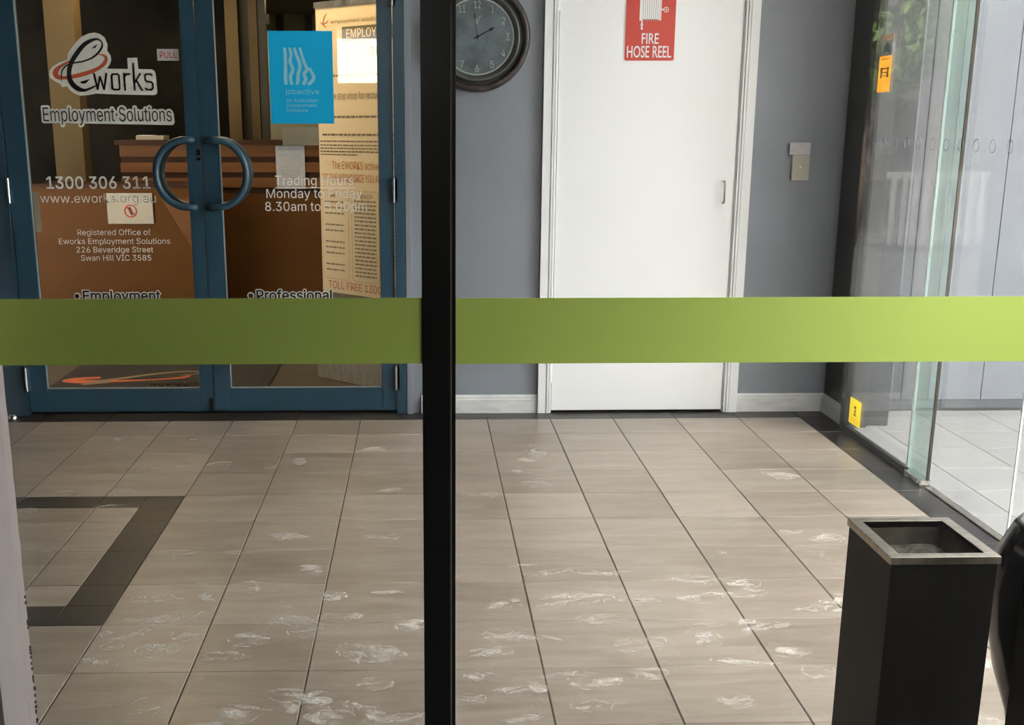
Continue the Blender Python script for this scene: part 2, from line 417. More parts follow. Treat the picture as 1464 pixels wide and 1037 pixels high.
for i in range(len(xs)-1):
    for j in range(len(ys)-1):
        x0, x1, y0, y1 = xs[i], xs[i+1], ys[j], ys[j+1]
        xm, ym = (x0+x1)/2, (y0+y1)/2
        if DX0 < xm < DX1 and DY0 < ym < DY1:
            # the charcoal square: split the tiles along its 140 mm strips
            cx = [x0, x1]; cy = [y0, y1]
            for q in (DX0+B, DX1-B):
                if x0+.01 < q < x1-.01: cx.append(q)
            for q in (DY0+B, DY1-B):
                if y0+.01 < q < y1-.01: cy.append(q)
            cx.sort(); cy.sort()
            for a in range(len(cx)-1):
                for b in range(len(cy)-1):
                    u, v = (cx[a]+cx[a+1])/2, (cy[b]+cy[b+1])/2
                    dk = not (DX0+B < u < DX1-B and DY0+B < v < DY1-B)
                    put_tile(cx[a], cx[a+1], cy[b], cy[b+1], 'dark_tile' if dk else 'tile', fl, 'inlay_tile' if dk else 'tile', .0028 if dk else .0042, .0008 if dk else .0026)
        else: put_tile(x0, x1, y0, y1, 'tile', fl)
for i in range(len(xs)-1): put_tile(xs[i], xs[i+1], 5.462, W+.02, 'dark_tile', fl, 'border_tile', .003, .001)
yb = [y for y in ys]
for j in range(len(yb)-1): put_tile(1.803, 1.945, yb[j], yb[j+1], 'dark_tile', fl, 'border_tile', .002, .002)
put_tile(1.803, 1.945, 5.462, W, 'dark_tile', fl, 'border_tile', .002, .001)
# ---- dried shoe prints
prints = [(-0.976,4.682,.037,.047,0),(-.838,4.71,.046,.053,1),(-.617,4.663,.029,.036,0),(-.516,4.734,.026,.048,0),(-1.34,5.13,.047,.055,0),(-1.0,5.134,.034,.056,0),(-1.122,4.635,.048,.046,0),(-1.354,4.319,.045,.04,1),(-1.133,4.331,.037,.04,0),(-1.432,4.109,.043,.037,1),(-1.168,4.16,.044,.025,0),(-.258,4.613,.031,.071,1),(-.199,4.935,.066,.069,0),(-.478,3.805,.066,.064,0),(-.611,3.672,.046,.04,0),(-.777,3.65,.039,.03,0),(-.368,3.513,.033,.021,1),(-.146,3.797,.059,.043,1),(-.62,3.289,.046,.054,1),(-.728,3.136,.055,.045,0),(-.827,3.014,.057,.051,2),(-.836,2.938,.028,.022,1),(-.645,3.009,.048,.046,2),(-.71,2.912,.056,.052,1),(-.478,2.973,.053,.05,1),(-.349,3.097,.063,.044,1),(-.13,3.315,.052,.028,1),(-.153,2.898,.083,.065,2),(-.127,2.702,.052,.042,0),(-.034,3.055,.049,.048,1),(-.257,2.594,.059,.079,0),(-.451,2.55,.058,.052,0),(-.528,2.874,.055,.03,1),(-.148,2.584,.05,.053,1),(.229,3.198,.057,.052,2),(.437,3.23,.123,.064,2),(.631,3.225,.062,.037,1),(.243,2.978,.086,.055,1),(.18,2.881,.055,.03,0),(.127,2.734,.035,.043,0),(.242,2.666,.052,.038,0),(.425,2.711,.07,.066,2),(.397,2.571,.05,.035,1),(.546,2.903,.041,.053,1),(.623,2.932,.028,.036,0),(.761,2.956,.044,.068,1),(.81,3.236,.072,.048,1),(.964,3.271,.062,.038,1),(.929,3.031,.064,.052,2),(.959,2.87,.052,.047,0),(.819,2.798,.081,.029,0),(1.211,3.243,.031,.048,1),(1.114,3.15,.04,.025,1),(1.357,3.745,.059,.049,1),(.962,3.606,.027,.032,1),(.453,4.419,.068,.075,0),(.474,4.85,.045,.168,0),(.392,4.576,.056,.05,1),(.235,4.278,.058,.053,1),(-.124,4.341,.04,.045,0),(1.426,4.471,.061,.097,0),(1.256,3.819,.036,.029,0),(.223,2.506,.049,.024,0),(1.002,2.744,.045,.04,1),(.105,2.614,.042,.029,1)]
bm = bmesh.new(); rr = random.Random(3)
def blob(cx, cy, a, b, rot, n=7, z=.0007):
    vs = []
    for i in range(n):
        t = 2*PI*i/n; q = rr.uniform(.65, 1.25)
        x = a*q*math.cos(t); y = b*q*math.sin(t)
        vs.append(bm.verts.new((cx+x*math.cos(rot)-y*math.sin(rot), cy+x*math.sin(rot)+y*math.cos(rot), z)))
    bm.faces.new(vs)
for _ in range(34): prints.append((rr.uniform(-.9, 1.5), rr.uniform(2.45, 3.5), rr.uniform(.03, .08), rr.uniform(.02, .055), rr.choice((0, 1, 1))))
lay = 0
for (px, py, hw, hh, ty) in prints:
    # one trodden mark: a faint scuffed patch with slanting tread bars, worn away in places
    a0 = rr.uniform(-.45, .45); ca, sa = math.cos(a0), math.sin(a0)
    def pl(u, v): return (px+u*ca-v*sa*.6, py+u*sa*.6+v*ca)
    def zz_():
        global lay
        lay = (lay+1) % 90; return .0006+.00001*lay
    for i in range(5 if ty else 9):
        x, y = pl(rr.gauss(0, hw*.45), rr.gauss(0, hh*.4)); blob(x, y, rr.uniform(.35, .8)*hw, rr.uniform(.12, .3)*hh, a0+rr.uniform(-.3, .3), 9, zz_())
    for i in range(10):
        t = rr.uniform(0, 2*PI); x, y = pl(hw*math.cos(t), hh*math.sin(t)*.9); blob(x, y, rr.uniform(.008, .020), rr.uniform(.002, .005), t+PI/2+a0, 7, zz_())
    if ty:
        nx = max(3, int(hw/.0085)); dirn = rr.choice((-1, 1))*rr.uniform(.5, 1.0)
        for side in (-1, 1):
            for i in range(-nx, nx+1):
                u = i/nx
                if abs(u) > .95 or rr.random() < (.2 if ty == 2 else .4): continue
                w_ = hh*math.sqrt(1-u*u)*.5
                x, y = pl(u*hw+rr.uniform(-.002, .002), side*w_*rr.uniform(.8, 1.1))
                blob(x, y, w_*rr.uniform(.35, .7), rr.uniform(.0022, .0036), a0+PI/2+side*dirn*.7, 6, zz_())
fp = obj('shoe_print', bm, 'dust', fl); fp['kind'] = 'stuff'; fp['label'] = 'dried pale shoe prints scattered over the tiles'

# ---- outdoor paving seen through the side glass
pv = st(empty('floor'))
box('paving_bed', 'grout', pv, 1.957, 6.2, 1.70, 5.74, -.10, -.0025)
ox = [1.96, 2.1015]+[2.1015+.3*k for k in range(1, 7)]; oy = [1.88+.3*k for k in range(0, 13)]; oy[-1] = 5.58
for i in range(len(ox)-1):
    for j in range(len(oy)-1): put_tile(ox[i], ox[i+1], oy[j], oy[j+1], 'out_tile', pv, 'paving_tile', .003, .0012)
far = boxes('paving_field', 'out_tile', pv, [(3.905, 6.2, 1.88, 5.6, -.01, -.0005), (1.96, 6.2, 1.695, 1.877, -.01, -.0005)])
far['kind'] = 'stuff'
st(box('floor', 'porch_floor', None, -6, 6.2, -3.4, 1.69, -.08, -.001))
st(box('trim_5', 'asphalt', None, -30, 30, -30, -3.41, -.20, -.09))

# ---- back wall with two openings (double doors, cupboard door)
bm = bmesh.new()
bx(bm, -2.35, -2.05, W, W+.14, 0, CH)
bx(bm, -.08, .612, W, W+.14, 0, CH)
bx(bm, 1.458, 2.044, W, W+.14, 0, CH)
bx(bm, -2.05, -.08, W, W+.14, 2.16, CH)
bx(bm, .612, 1.458, W, W+.14, 2.09, CH)
st(obj('wall_back', bm, 'slate'))
st(box('wall_right', 'slate_shaded', None, 1.955, 2.04, 5.25, W, 0, CH))  # corner shade put into the colour of this return wall
# lit reveal strip and dark shadow gap beside the blue frame
st(box('trim_1', 'slate', None, -.078, -.050, W-.030, W, 0, CH, .003))
st(box('wall_sun_block', 'ext_dark', None, 1.61, 9, W+.15, 13.9, 0, CH+.12))  # unseen fill, added to stop sun leaking past the facade
st(box('wall_left', 'slate_shaded', None, -2.45, -2.35, 1.80, W+.14, 0, CH))
st(box('ceiling', 'ceil', None, -6.0, 1.99, 1.70, W+.14, CH, CH+.12))
st(boxes('ceiling', 'ext_dark', None, [(-6.0, .75, -.7, 1.699, CH, CH+.12), (.75, 2.0, -.7, -.35, CH, CH+.12)]))  # unseen porch roof, its gap added to light the right of the strip
st(box('wall_upper', 'sunlit', None, -9, 9, W, 14, CH+.13, 8.6))  # unseen upper storey, sized to keep the sun off the scene
# rendered white wall just left of the near glass, with its ragged painted edge
bm = bmesh.new(); prof = []
z = 0.0; rj = random.Random(5)
A = [(-6.0, 1.655), (-.643, 1.655), (-.641, 1.79), (-6.0, 1.79)]
zs = [0]
while zs[-1] < CH: zs.append(min(CH, zs[-1]+rj.uniform(.012, .05)))
rows = []
for zz in zs:
    j = rj.uniform(-.0005, .0005)
    rows.append([bm.verts.new((x+(j if x > -1 else 0), y, zz)) for x, y in A])
for a, b in zip(rows, rows[1:]):
    for i in range(4): bm.faces.new((a[i], a[(i+1) % 4], b[(i+1) % 4], b[i]))
bm.faces.new(rows[0][::-1]); bm.faces.new(rows[-1])
st(obj('wall_front', bm, 'render_wall'))
st(box('wall_front', 'slate_shaded', None, -2.349, -.660, 1.7905, 1.83, .001, CH-.001))  # dark lining, added to keep reflections in the door glass dim
bm = bmesh.new()
for i in range(46):
    zz = rj.uniform(.05, .62) if i > 26 else rj.choice((.57, .50, .455, .41))+rj.gauss(0, .012)
    x = -.641+rj.uniform(0, .002); s = rj.uniform(.0008, .0026)
    bx(bm, x-s, x+s*.8, 1.785, 1.785+s*2, zz-s, zz+s)
o = st(obj('trim_2', bm, 'grout'))
# added thick dark wall behind the viewer, its opening shaped for the door glare
bm = bmesh.new()
for b in ((-6, -1.33, -2.6, -.60, 0, CH), (-.354, 1.50, -2.6, -.60, 0, CH), (-1.33, -.354, -2.6, -.60, 0, 1.753), (-1.33, -.354, -2.6, -.62, 2.39, CH), (-1.33, -1.12, -.62, -.60, 1.753, 2.39), (-1.12, -.354, -.62, -.60, 2.237, CH), (-1.33, -1.12, -.62, -.60, 2.39, CH)): bx(bm, *b)
st(obj('wall_light_duct', bm, 'ext_dark'))
st(box('wall_light_baffle', 'ext_dark', None, 1.95, 2.03, -.60, 1.60, 0, 1.95))  # added low wall, narrows the sky light reaching the green strip
st(box('light_baffle', 'ext_dark', None, .72, .78, -.6, 1.69, 1.70, CH))  # added overhead baffle, keeps sky light off the left green strip
st(box('wall_side', 'ext_dark', None, -6.1, -6.0, -.7, 1.8, 0, CH))

# ---- skirtings
def skirt(name, x0, x1, y0, y1, front='y'):
    bm = bmesh.new()
    if front == 'y':
        prof = [(0, 0), (-.016, 0), (-.016, .066), (-.012, .070), (-.012, .078), (-.005, .088), (0, .088)]
        A = [bm.verts.new((x0, y1+a, z)) for a, z in prof]; B_ = [bm.verts.new((x1, y1+a, z)) for a, z in prof]
    else:
        prof = [(0, 0), (-.016, 0), (-.016, .066), (-.012, .070), (-.012, .078), (-.005, .088), (0, .088)]
        A = [bm.verts.new((x1+a, y0, z)) for a, z in prof]; B_ = [bm.verts.new((x1+a, y1, z)) for a, z in prof]
    n = len(A)
    for i in range(n): bm.faces.new((A[i], A[(i+1) % n], B_[(i+1) % n], B_[i]))
    bm.faces.new(A[::-1]); bm.faces.new(B_)
    return st(obj(name, bm, 'skirt'))
skirt('baseboard_back', -.010, .552, 0, W-.0005)
skirt('baseboard_back', 1.522, 1.954, 0, W-.0005)
skirt('baseboard_right', 0, 1.9545, 5.285, W-.017, 'x')

# ================================================================== BLUE DOUBLE DOORS
Y0, Y1 = W-.022, W+.022
fr = st(empty('door_frame'))
box('jamb', 'blue_dark', fr, -2.049, -1.893, W-.030, W+.06, .001, 2.155, .003)
box('jamb', 'blue', fr, -.128, -.081, W-.030, W+.06, .001, 2.155, .003)
box('head', 'blue', fr, -1.893, -.128, W-.030, W+.06, 2.105, 2.155, .003)
box('threshold', 'rubber', fr, -1.893, -.128, W+.0215, W+.10, .0005, .012)
def leaf(name, x0, xg0, xg1, x1):
    d = st(empty(name))
    box('stile', 'blue', d, x0, xg0, Y0, Y1, .020, 2.10, .002)
    box('stile', 'blue', d, xg1, x1, Y0, Y1, .020, 2.10, .002)
    box('bottom_rail', 'blue', d, xg0, xg1, Y0+.001, Y1-.001, .020, .131, .0015)
    box('top_rail', 'blue', d, xg0, xg1, Y0+.001, Y1-.001, 1.995, 2.10, .0015)
    box('glass_pane', 'door_glass', d, xg0, xg1, W-.003, W+.003, .131, 1.995)
    boxes('glazing_bead', 'sign_grey', d, [(xg0, xg0+.0028, W-.010, W-.0035, .133, 1.993), (xg1-.0028, xg1, W-.010, W-.0035, .133, 1.993), (xg0+.003, xg1-.003, W-.010, W-.0035, .131, .1338)])
    return d
D1 = leaf('door_1', -1.887, -1.797, -1.071, -1.0085)
D2 = leaf('door_2', -1.0035, -.923, -.197, -.1315)
def hinge(x, z0, z1, parent):
    bm = bmesh.new(); cyl(bm, (x, W-.037, z0), (x, W-.037, z1), .0065, 14)
    h = obj('hinge', bm, 'chrome', parent, smooth=False)
    box('hinge_leaf', 'blue', h, x-.016, x+.016, W-.030, W-.0225, z0, z1)
for z0 in (1.006, .124, 1.86): hinge(-1.888, z0, z0+.112, D1); hinge(-.1295, z0, z0+.112, D2)
def dhandle(x, side, face, parent):
    # half ring pull, bowed away from the meeting stiles
    y = W+face*.062; zc = 1.137; R_ = .150
    pts = [(x, W+face*.0225, zc+R_), (x, y-face*.012, zc+R_), (x+side*.006, y, zc+R_)]
    n = 22
    for i in range(n+1):
        t = PI/2-PI*i/n
        pts.append((x+side*(.03+.137*math.cos(t)), y, zc+R_*math.sin(t)))
    pts += [(x+side*.006, y, zc-R_), (x, y-face*.012, zc-R_), (x, W+face*.0225, zc-R_)]
    bm = bmesh.new(); tube(bm, pts, .0155, 16)
    h = obj('pull_handle', bm, 'blue', parent, smooth=True)
    bm = bmesh.new()
    for zz in (zc+R_, zc-R_): cyl(bm, (x, W+face*.0222, zz), (x, W+face*.031, zz), .023, 20)
    obj('handle_flange', bm, 'blue', h)
    return h
dhandle(-1.042, -1, -1, D1); dhandle(-.966, 1, -1, D2)
dhandle(-1.042, -1, 1, D1); dhandle(-.966, 1, 1, D2)
lk = box('lock_plate', 'chrome', D1, -1.0265, -1.0095, Y0-.003, Y0, 1.196, 1.244, .001)
bm = bmesh.new(); cyl(bm, (-1.018, Y0-.006, 1.214), (-1.018, Y0-.003, 1.214), .0055, 14); obj('keyhole', bm, 'steel', lk)
boxes('drop_bolt', 'black', D1, [(-1.020, -1.0095, Y0-.012, Y0, .022, .085)])

# ---- lettering on the door glass (flat vinyl, front face)
YV = W-.0045
def vin(name, body, m, par, x0, x1, z0, cap, dy=0, **k): return lettering(name, body, m, par, x0, x1, z0, cap, YV-dy, **k)
k_ = .475/159.0
def LG(u, v, dy=0):   # logo drawing units -> door plane
    return (-1.668+(u/4.569-66)*k_, YV-dy, 1.746-(v/4.569-48)*.266/89)
bm = bmesh.new()
poly(bm, [LG(*p) for p in ((300,490),(306,462),(330,435),(375,408),(430,388),(440,350),(465,315),(495,280),(540,240),(590,219),(630,213),(665,222),(695,244),(712,290),(707,330),(728,362),(730,392),(718,420),(695,448),(840,450),(840,378),(908,375),(911,450),(1000,452),(1020,462),(1027,485),(1031,600),(1024,616),(1005,622),(760,618),(610,612),(560,622),(500,626),(470,616),(440,595),(415,565),(380,568),(372,550),(335,530),(305,510))])
obj('logo_backing', bm, 'vinyl', D1)
bm = bmesh.new()
stroke(bm, [(640,352,3),(680,362,14),(697,382,20),(680,415,24),(640,445,24),(580,470,26),(520,487,28),(460,500,26),(410,508,22),(365,505,30),(345,488,36),(350,462,34),(380,435,20),(430,408,12),(455,398,8)], lambda u, v: LG(u, v, .0006))
obj('logo_swoosh', bm, 'orange_vinyl', D1)
bm = bmesh.new()
stroke(bm, [(385,535,3),(384,500,7),(390,465,9),(420,430,10),(470,412,11),(540,400,11),(600,378,12),(645,345,13),(675,305,12),(672,272,9),(640,256,14),(590,270,24),(545,300,28),(500,350,30),(460,405,30),(440,460,30),(438,510,32),(455,550,34),(490,580,32),(530,590,20),(570,580,14),(612,560,10)], lambda u, v: LG(u, v, .0011))
poly(bm, [LG(600, 318, .0011), LG(622, 300, .0011), LG(645, 289, .0011), LG(630, 312, .0011)])
poly(bm, [LG(505, 535, .0011), LG(580, 515, .0011), LG(545, 545, .0011), LG(518, 546, .0011)])
obj('logo_letter', bm, 'vinyl_dark', D1)
bm = bmesh.new()
def pline(bm, pts, w_, f):
    for (a, b), (c, d) in zip(pts, pts[1:]):
        v = Vector((c-a, d-b)).normalized(); n_ = Vector((-v.y, v.x))*w_/2; e_ = v*w_*.25
        poly(bm, [f(a-e_.x+n_.x, b-e_.y+n_.y), f(c+e_.x+n_.x, d+e_.y+n_.y), f(c+e_.x-n_.x, d+e_.y-n_.y), f(a-e_.x-n_.x, b-e_.y-n_.y)])
LW = lambda u, v: LG(u, v, .0013)
for P_ in ([(607,480),(624,584),(646,500)], [(646,500),(668,584),(692,480)],
           [(734,484),(768,484),(776,494),(776,576),(768,586),(734,586),(726,576),(726,494),(734,484)],
           [(812,478),(812,590)], [(813,500),(828,484),(850,484)],
           [(878,412),(878,590)], [(880,540),(922,480)], [(892,524),(928,590)],
           [(1002,492),(992,484),(962,484),(954,494),(954,522),(964,532),(994,536),(1003,546),(1003,576),(993,586),(962,586),(952,577)]):
    pline(bm, P_, 13, LW)
obj('lettering', bm, 'vinyl_dark', D1)
x0 = LG(236, 0)[0]; x1 = LG(1120, 0)[0]; zb = LG(0, 797)[2]; cp = LG(0, 703)[2]-zb
vin('lettering_halo', 'Employment·Solutions', 'vinyl', D1, x0, x1, zb, cp, 0, offset=.14)
bm = bmesh.new()
poly(bm, [LG(*p) for p in ((222,720),(1110,730),(1135,742),(1138,805),(1125,822),(228,806))])
obj('lettering_backing', bm, 'vinyl', D1)
vin('lettering', 'Employment·Solutions', 'vinyl_dark', D1, x0, x1, zb, cp, .0009)
vin('lettering', '1300 306 311', 'vinyl', D1, -1.722, -1.251, 1.070, .053, offset=.028)
vin('lettering', 'www.eworks.org.au', 'vinyl', D1, -1.757, -1.228, 1.006, .040)
vin('lettering', 'Registered Office of', 'vinyl', D1, -1.600, -1.262, .858, .026)
vin('lettering', 'Eworks Employment Solutions', 'vinyl', D1, -1.688, -1.174, .817, .026)
vin('lettering', '226 Beveridge Street', 'vinyl', D1, -1.610, -1.255, .778, .026)
vin('lettering', 'Swan Hill VIC 3585', 'vinyl', D1, -1.592, -1.267, .740, .026)
def bullet(par, cx, cz):
    bm = bmesh.new(); n = 24
    poly(bm, [(cx+.0165*math.cos(2*PI*i/n), YV, cz+.0165*math.sin(2*PI*i/n)) for i in range(n)]); o = obj('bullet_halo', bm, 'vinyl', par)
    bm = bmesh.new()
    poly(bm, [(cx+.0115*math.cos(2*PI*i/n), YV-.0009, cz+.0115*math.sin(2*PI*i/n)) for i in range(n)]); obj('bullet_dot', bm, 'vinyl_dark', par)
for par, word, a, b in ((D1, 'Employment', -1.596, -1.236), (D2, 'Professional', -.783, -.425)):
    vin('lettering_halo', word, 'vinyl', par, a, b, .553, .046, 0, offset=.13)
    vin('lettering', word, 'vinyl_dark', par, a, b, .553, .046, .0009, offset=.04)
    bullet(par, a-.028, .574)
vin('lettering', 'Trading Hours', 'vinyl', D2, -.677, -.316, 1.084, .043)
box('lettering_rule', 'vinyl', D2, -.680, -.312, YV-.0004, YV, 1.070, 1.0735)
vin('lettering', 'Monday to Friday', 'vinyl', D2, -.719, -.278, 1.026, .041)
vin('lettering', '8.30am to 5.00pm', 'vinyl', D2, -.727, -.257, .967, .041)

# ---- stickers on the doors
s = thing('pull_sticker', 'small white sticker reading PULL in red at top right of left door glass', 'sticker')
box('sticker_sheet', 'pull_paper', s, -1.182, -1.086, YV-.0006, YV, 1.631, 1.681)
lettering('lettering', 'PULL', 'red_text', s, -1.170, -1.095, 1.643, .026, YV-.0012, offset=.012)
s = thing('blue_poster', 'bright blue rectangular poster with white wavy emblem reading jobactive on right door glass', 'poster')
box('poster_sheet', 'cyan', s, -.684, -.398, W-.0045, W-.0036, 1.358, 1.759)
bm = bmesh.new()
YB = W-.0050
def BP(u, v): # zoom units of the poster (left 370..820, top 200..808)
    return (-.684+(u-378)/440*.286, YB, 1.759-(v-200)/608*.401)
for st_ in ([(488,308,20),(492,370,24),(490,440,24),(488,500,24),(490,550,22)],
            [(522,308,20),(532,350,22),(524,400,24),(540,450,24),(522,500,24),(532,550,22)],
            [(556,308,20),(566,350,22),(586,400,24),(590,440,24),(576,480,24),(574,515,24),(566,550,22)],
            [(592,308,16),(604,350,18),(618,395,20),(632,430,22),(640,450,24),(618,480,24),(628,515,24),(608,550,22)],
            [(655,440,16),(670,470,20),(684,500,24),(672,525,24),(642,550,22)]):
    stroke(bm, st_, BP)
obj('emblem', bm, 'cyan_light', s)
for body, a, b, zz, cp in (('jobactive', 484, 718, 612, 34), ('an Australian', 488, 708, 664, 22), ('Government', 488, 698, 697, 22), ('Initiative', 488, 636, 730, 22)):
    lettering('lettering', body, 'cyan_light', s, BP(a, 0)[0], BP(b, 0)[0], BP(0, zz)[2], cp/608*.401, YB)

# ================================================================== HOSE CUPBOARD DOOR
D3 = st(empty('door_3'))
box('door_leaf', 'door_white', D3, .620, 1.449, W-.014, W+.026, .012, 2.05, .0025)
box('door_stop', 'rubber', D3, .613, 1.457, W+.03, W+.06, .0008, .020)
def handle_d(par):
    pts = [(1.400, W-.0145, 1.100), (1.400, W-.036, 1.100), (1.400, W-.044, 1.092), (1.400, W-.044, 1.010), (1.400, W-.036, 1.002), (1.400, W-.0145, 1.002)]
    bm = bmesh.new(); tube(bm, pts, .0042, 10); return obj('pull_handle', bm, 'steel', par, smooth=True)
handle_d(D3)
for z0 in (1.845, .15):
    bm = bmesh.new(); cyl(bm, (.615, W-.019, z0), (.615, W-.019, z0+.10), .0055, 12); obj('hinge', bm, 'white_paint', D3)
A3 = st(empty('door_frame'))
def casing(x0, x1, flip):
    # moulded architrave section swept upwards; inner edge grooved
    prof = [(0, 0), (0, -.020), (.040, -.020), (.042, -.016), (.0445, -.016), (.0465, -.022), (.054, -.022), (.056, -.015), (.058, -.015), (.060, -.019), (.066, -.019), (.066, 0)]
    wd = x1-x0; bm = bmesh.new(); A = []; B_ = []
    for a, y in prof:
        x = x0+a/.066*wd if not flip else x1-a/.066*wd
        A.append(bm.verts.new((x, W+y*1.5, .001))); B_.append(bm.verts.new((x, W+y*1.5, 2.12)))
    n = len(A)
    for i in range(n): bm.faces.new((A[i], A[(i+1) % n], B_[(i+1) % n], B_[i]))
    bm.faces.new(A[::-1]); bm.faces.new(B_)
    obj('architrave', bm, 'white_paint', A3)
casing(.553, .6125, False); casing(1.4565, 1.521, True)
box('door_head', 'white_paint', A3, .6125, 1.4565, W-.020, W, 2.06, 2.12)
boxes('door_lining', 'white_paint', A3, [(.6125, .618, W-.012, W+.06, .001, 2.06), (1.4515, 1.4565, W-.012, W+.06, .001, 2.06), (.613, 1.456, W-.0005, W+.06, 2.052, 2.06)])
# cupboard behind the door leaf so that no daylight leaks under it
st(box('wall_cupboard', 'ext_dark', None, .60, 1.47, W+.145, W+.165, 0, 2.2))

# ---- fire hose reel sign
s = thing('fire_hose_reel_sign', 'red sign with white hose reel picture reading FIRE HOSE REEL on the white door', 'sign')
YS = W-.0145
def rrect(bm, x0, x1, z0, z1, r, y0, y1):
    pts = []
    for cx, cz, a0 in ((x1-r, z1-r, 0), (x0+r, z1-r, 90), (x0+r, z0+r, 180), (x1-r, z0+r, 270)):
        for i in range(5):
            t = math.radians(a0+i*22.5); pts.append((cx+r*math.cos(t), cz+r*math.sin(t)))
    prism(bm, pts, lambda x, z: (x, y0, z), lambda x, z: (x, y1, z))
bm = bmesh.new(); rrect(bm, .9125, 1.1435, 1.629, 2.000, .009, YS-.002, YS); obj('sign_border', bm, 'sign_white', s)
bm = bmesh.new(); rrect(bm, .9160, 1.1400, 1.6335, 1.9965, .008, YS-.0028, YS-.0021); obj('sign_plate', bm, 'red', s)
YT = YS-.0034
_F, _K, FONT, CAPH = FONT, CAPH, None, None   # the stock face for the sign's capitals
lettering('lettering', 'FIRE', 'sign_white', s, .9915, 1.068, 1.706, .044, YT, offset=.012)
lettering('lettering', 'HOSE REEL', 'sign_white', s, .927, 1.127, 1.647, .049, YT, offset=.012)
FONT, CAPH = _F, _K
bm = bmesh.new()
zt = 1.93
for i in range(9):
    x = .984+i*.0096
    bx(bm, x, x+.0076, YT-.0004, YT, 1.807+(0 if i in (0, 8) else .003), zt)
bx(bm, .978, .984, YT-.0004, YT, 1.804, zt+.004)
bx(bm, 1.070, 1.075, YT-.0004, YT, 1.804, zt+.004)
bx(bm, .986, .9925, YT-.0004, YT, 1.789, 1.807); bx(bm, .983, .9955, YT-.0004, YT, 1.784, 1.789)
poly(bm, [(.987, YT, 1.784), (.992, YT, 1.784), (.9945, YT, 1.766), (.9845, YT, 1.766)])
bx(bm, 1.075, 1.085, YT-.0004, YT, 1.848, 1.854)
obj('reel_pictogram', bm, 'sign_white', s)
bm = bmesh.new()
for i in range(8):
    x = .9912+i*.0096; bx(bm, x, x+.0026, YT-.0009, YT-.0005, 1.801, zt)
obj('reel_line', bm, 'sign_grey', s)
bm = bmesh.new(); tube(bm, [(1.096+.0105*math.cos(2*PI*i/24), YT, 1.851+.0105*math.sin(2*PI*i/24)) for i in range(24)], .0016, 6, True)
bx(bm, 1.0865, 1.1055, YT-.0004, YT+.0003, 1.850, 1.852); bx(bm, 1.095, 1.097, YT-.0004, YT+.0003, 1.8415, 1.8605)
obj('valve_wheel', bm, 'sign_white', s)

# ---- blank switch and its paper label
s = thing('wall_switch', 'ivory rectangular wall switch on dark blue wall below a white paper label', 'switch')
box('switch_body', 'plate', s, 1.711, 1.792, W-.026, W-.0005, 1.103, 1.219, .004)
bm = bmesh.new(); cyl(bm, (1.750, W-.027, 1.164), (1.750, W-.024, 1.164), .004, 12); obj('indicator', bm, 'sign_white', s)
s = thing('paper_label', 'small white paper label stuck just above the ivory wall switch', 'label')
box('label_sheet', 'label_paper', s, 1.694, 1.790, W-.0285, W-.0265, 1.220, 1.274)
bm = bmesh.new(); rb = random.Random(2)
bars(bm, 1.703, 1.722, 1.252, .002, W-.029, rb); obj('print', bm, 'sign_grey', s)['kind'] = 'stuff'

# ================================================================== WALL CLOCK
CX, CZ = .251, 1.734
s = thing('wall_clock', 'large round bronze rimmed wall clock with grey mottled dial on the blue wall', 'clock')
bm = bmesh.new(); lathe_y(bm, CX, W, CZ, [(0, -.004), (.205, -.004), (.232, -.004), (.2385, -.014), (.2385, -.024), (.232, -.036), (.222, -.041), (.213, -.038), (.209, -.030)]); obj('outer_rim', bm, 'clock_rim', s, smooth=True)
bm = bmesh.new(); lathe_y(bm, CX, W, CZ, [(.2105, -.032), (.204, -.024), (.196, -.026), (.190, -.034)]); obj('rim_groove', bm, 'clock_groove', s, smooth=True)
bm = bmesh.new(); lathe_y(bm, CX, W, CZ, [(.1915, -.032), (.188, -.038), (.183, -.036), (.172, -.026), (.1655, -.020)]); obj('inner_rim', bm, 'clock_inner', s, smooth=True)
bm = bmesh.new(); lathe_y(bm, CX, W, CZ, [(.1675, -.006), (.1675, -.021), (.001, -.021)]); obj('dial', bm, 'clock_face', s)
bm = bmesh.new(); lathe_y(bm, CX, W, CZ, [(.1645, -.0212), (.1645, -.0216), (.1590, -.0216), (.1590, -.0212)]); dl = obj('minute_ring', bm, 'clock_white', s)
bm = bmesh.new()
for i in range(60):
    t = 2*PI*i/60; L_ = .006 if i % 5 == 0 else .003
    c0 = Vector((math.sin(t), 0, math.cos(t))); q = Vector((math.cos(t), 0, -math.sin(t)))*.0006
    P = [c0*(.1642)+q, c0*(.1642)-q, c0*(.1642-L_)-q, c0*(.1642-L_)+q]
    poly(bm, [(CX+p.x, W-.0220, CZ+p.z) for p in P])
obj('minute_mark', bm, 'clock_groove', s)
for h in range(1, 13):
    t = 2*PI*h/12; r = .136; wd = .030 if h >= 10 else (.008 if h == 1 else .017)
    x = CX+r*math.sin(t); z = CZ+r*math.cos(t)
    lettering('numeral', str(h), 'clock_white', s, x-wd/2, x+wd/2, z-.0155, .031, W-.0222)
def hand(name, ang, ln, w0, spade, y):
    c0 = Vector((math.sin(ang), 0, math.cos(ang))); q = Vector((math.cos(ang), 0, -math.sin(ang)))
    pr_ = [(-.018, w0*.9), (0, w0*1.2), (ln*.62, w0*.7), (ln*.74, w0*spade), (ln*.84, w0*spade*.8), (ln*.93, w0*.6), (ln, .0004)]
    bm = bmesh.new(); L_ = [c0*a+q*b for a, b in pr_]; R_ = [c0*a-q*b for a, b in pr_]
    pts = [(p.x, p.z) for p in L_]+[(p.x, p.z) for p in R_[::-1]]
    prism(bm, pts, lambda x, z: (CX+x, y, CZ+z), lambda x, z: (CX+x, y+.001, CZ+z))
    return obj(name, bm, 'clock_hand', s)
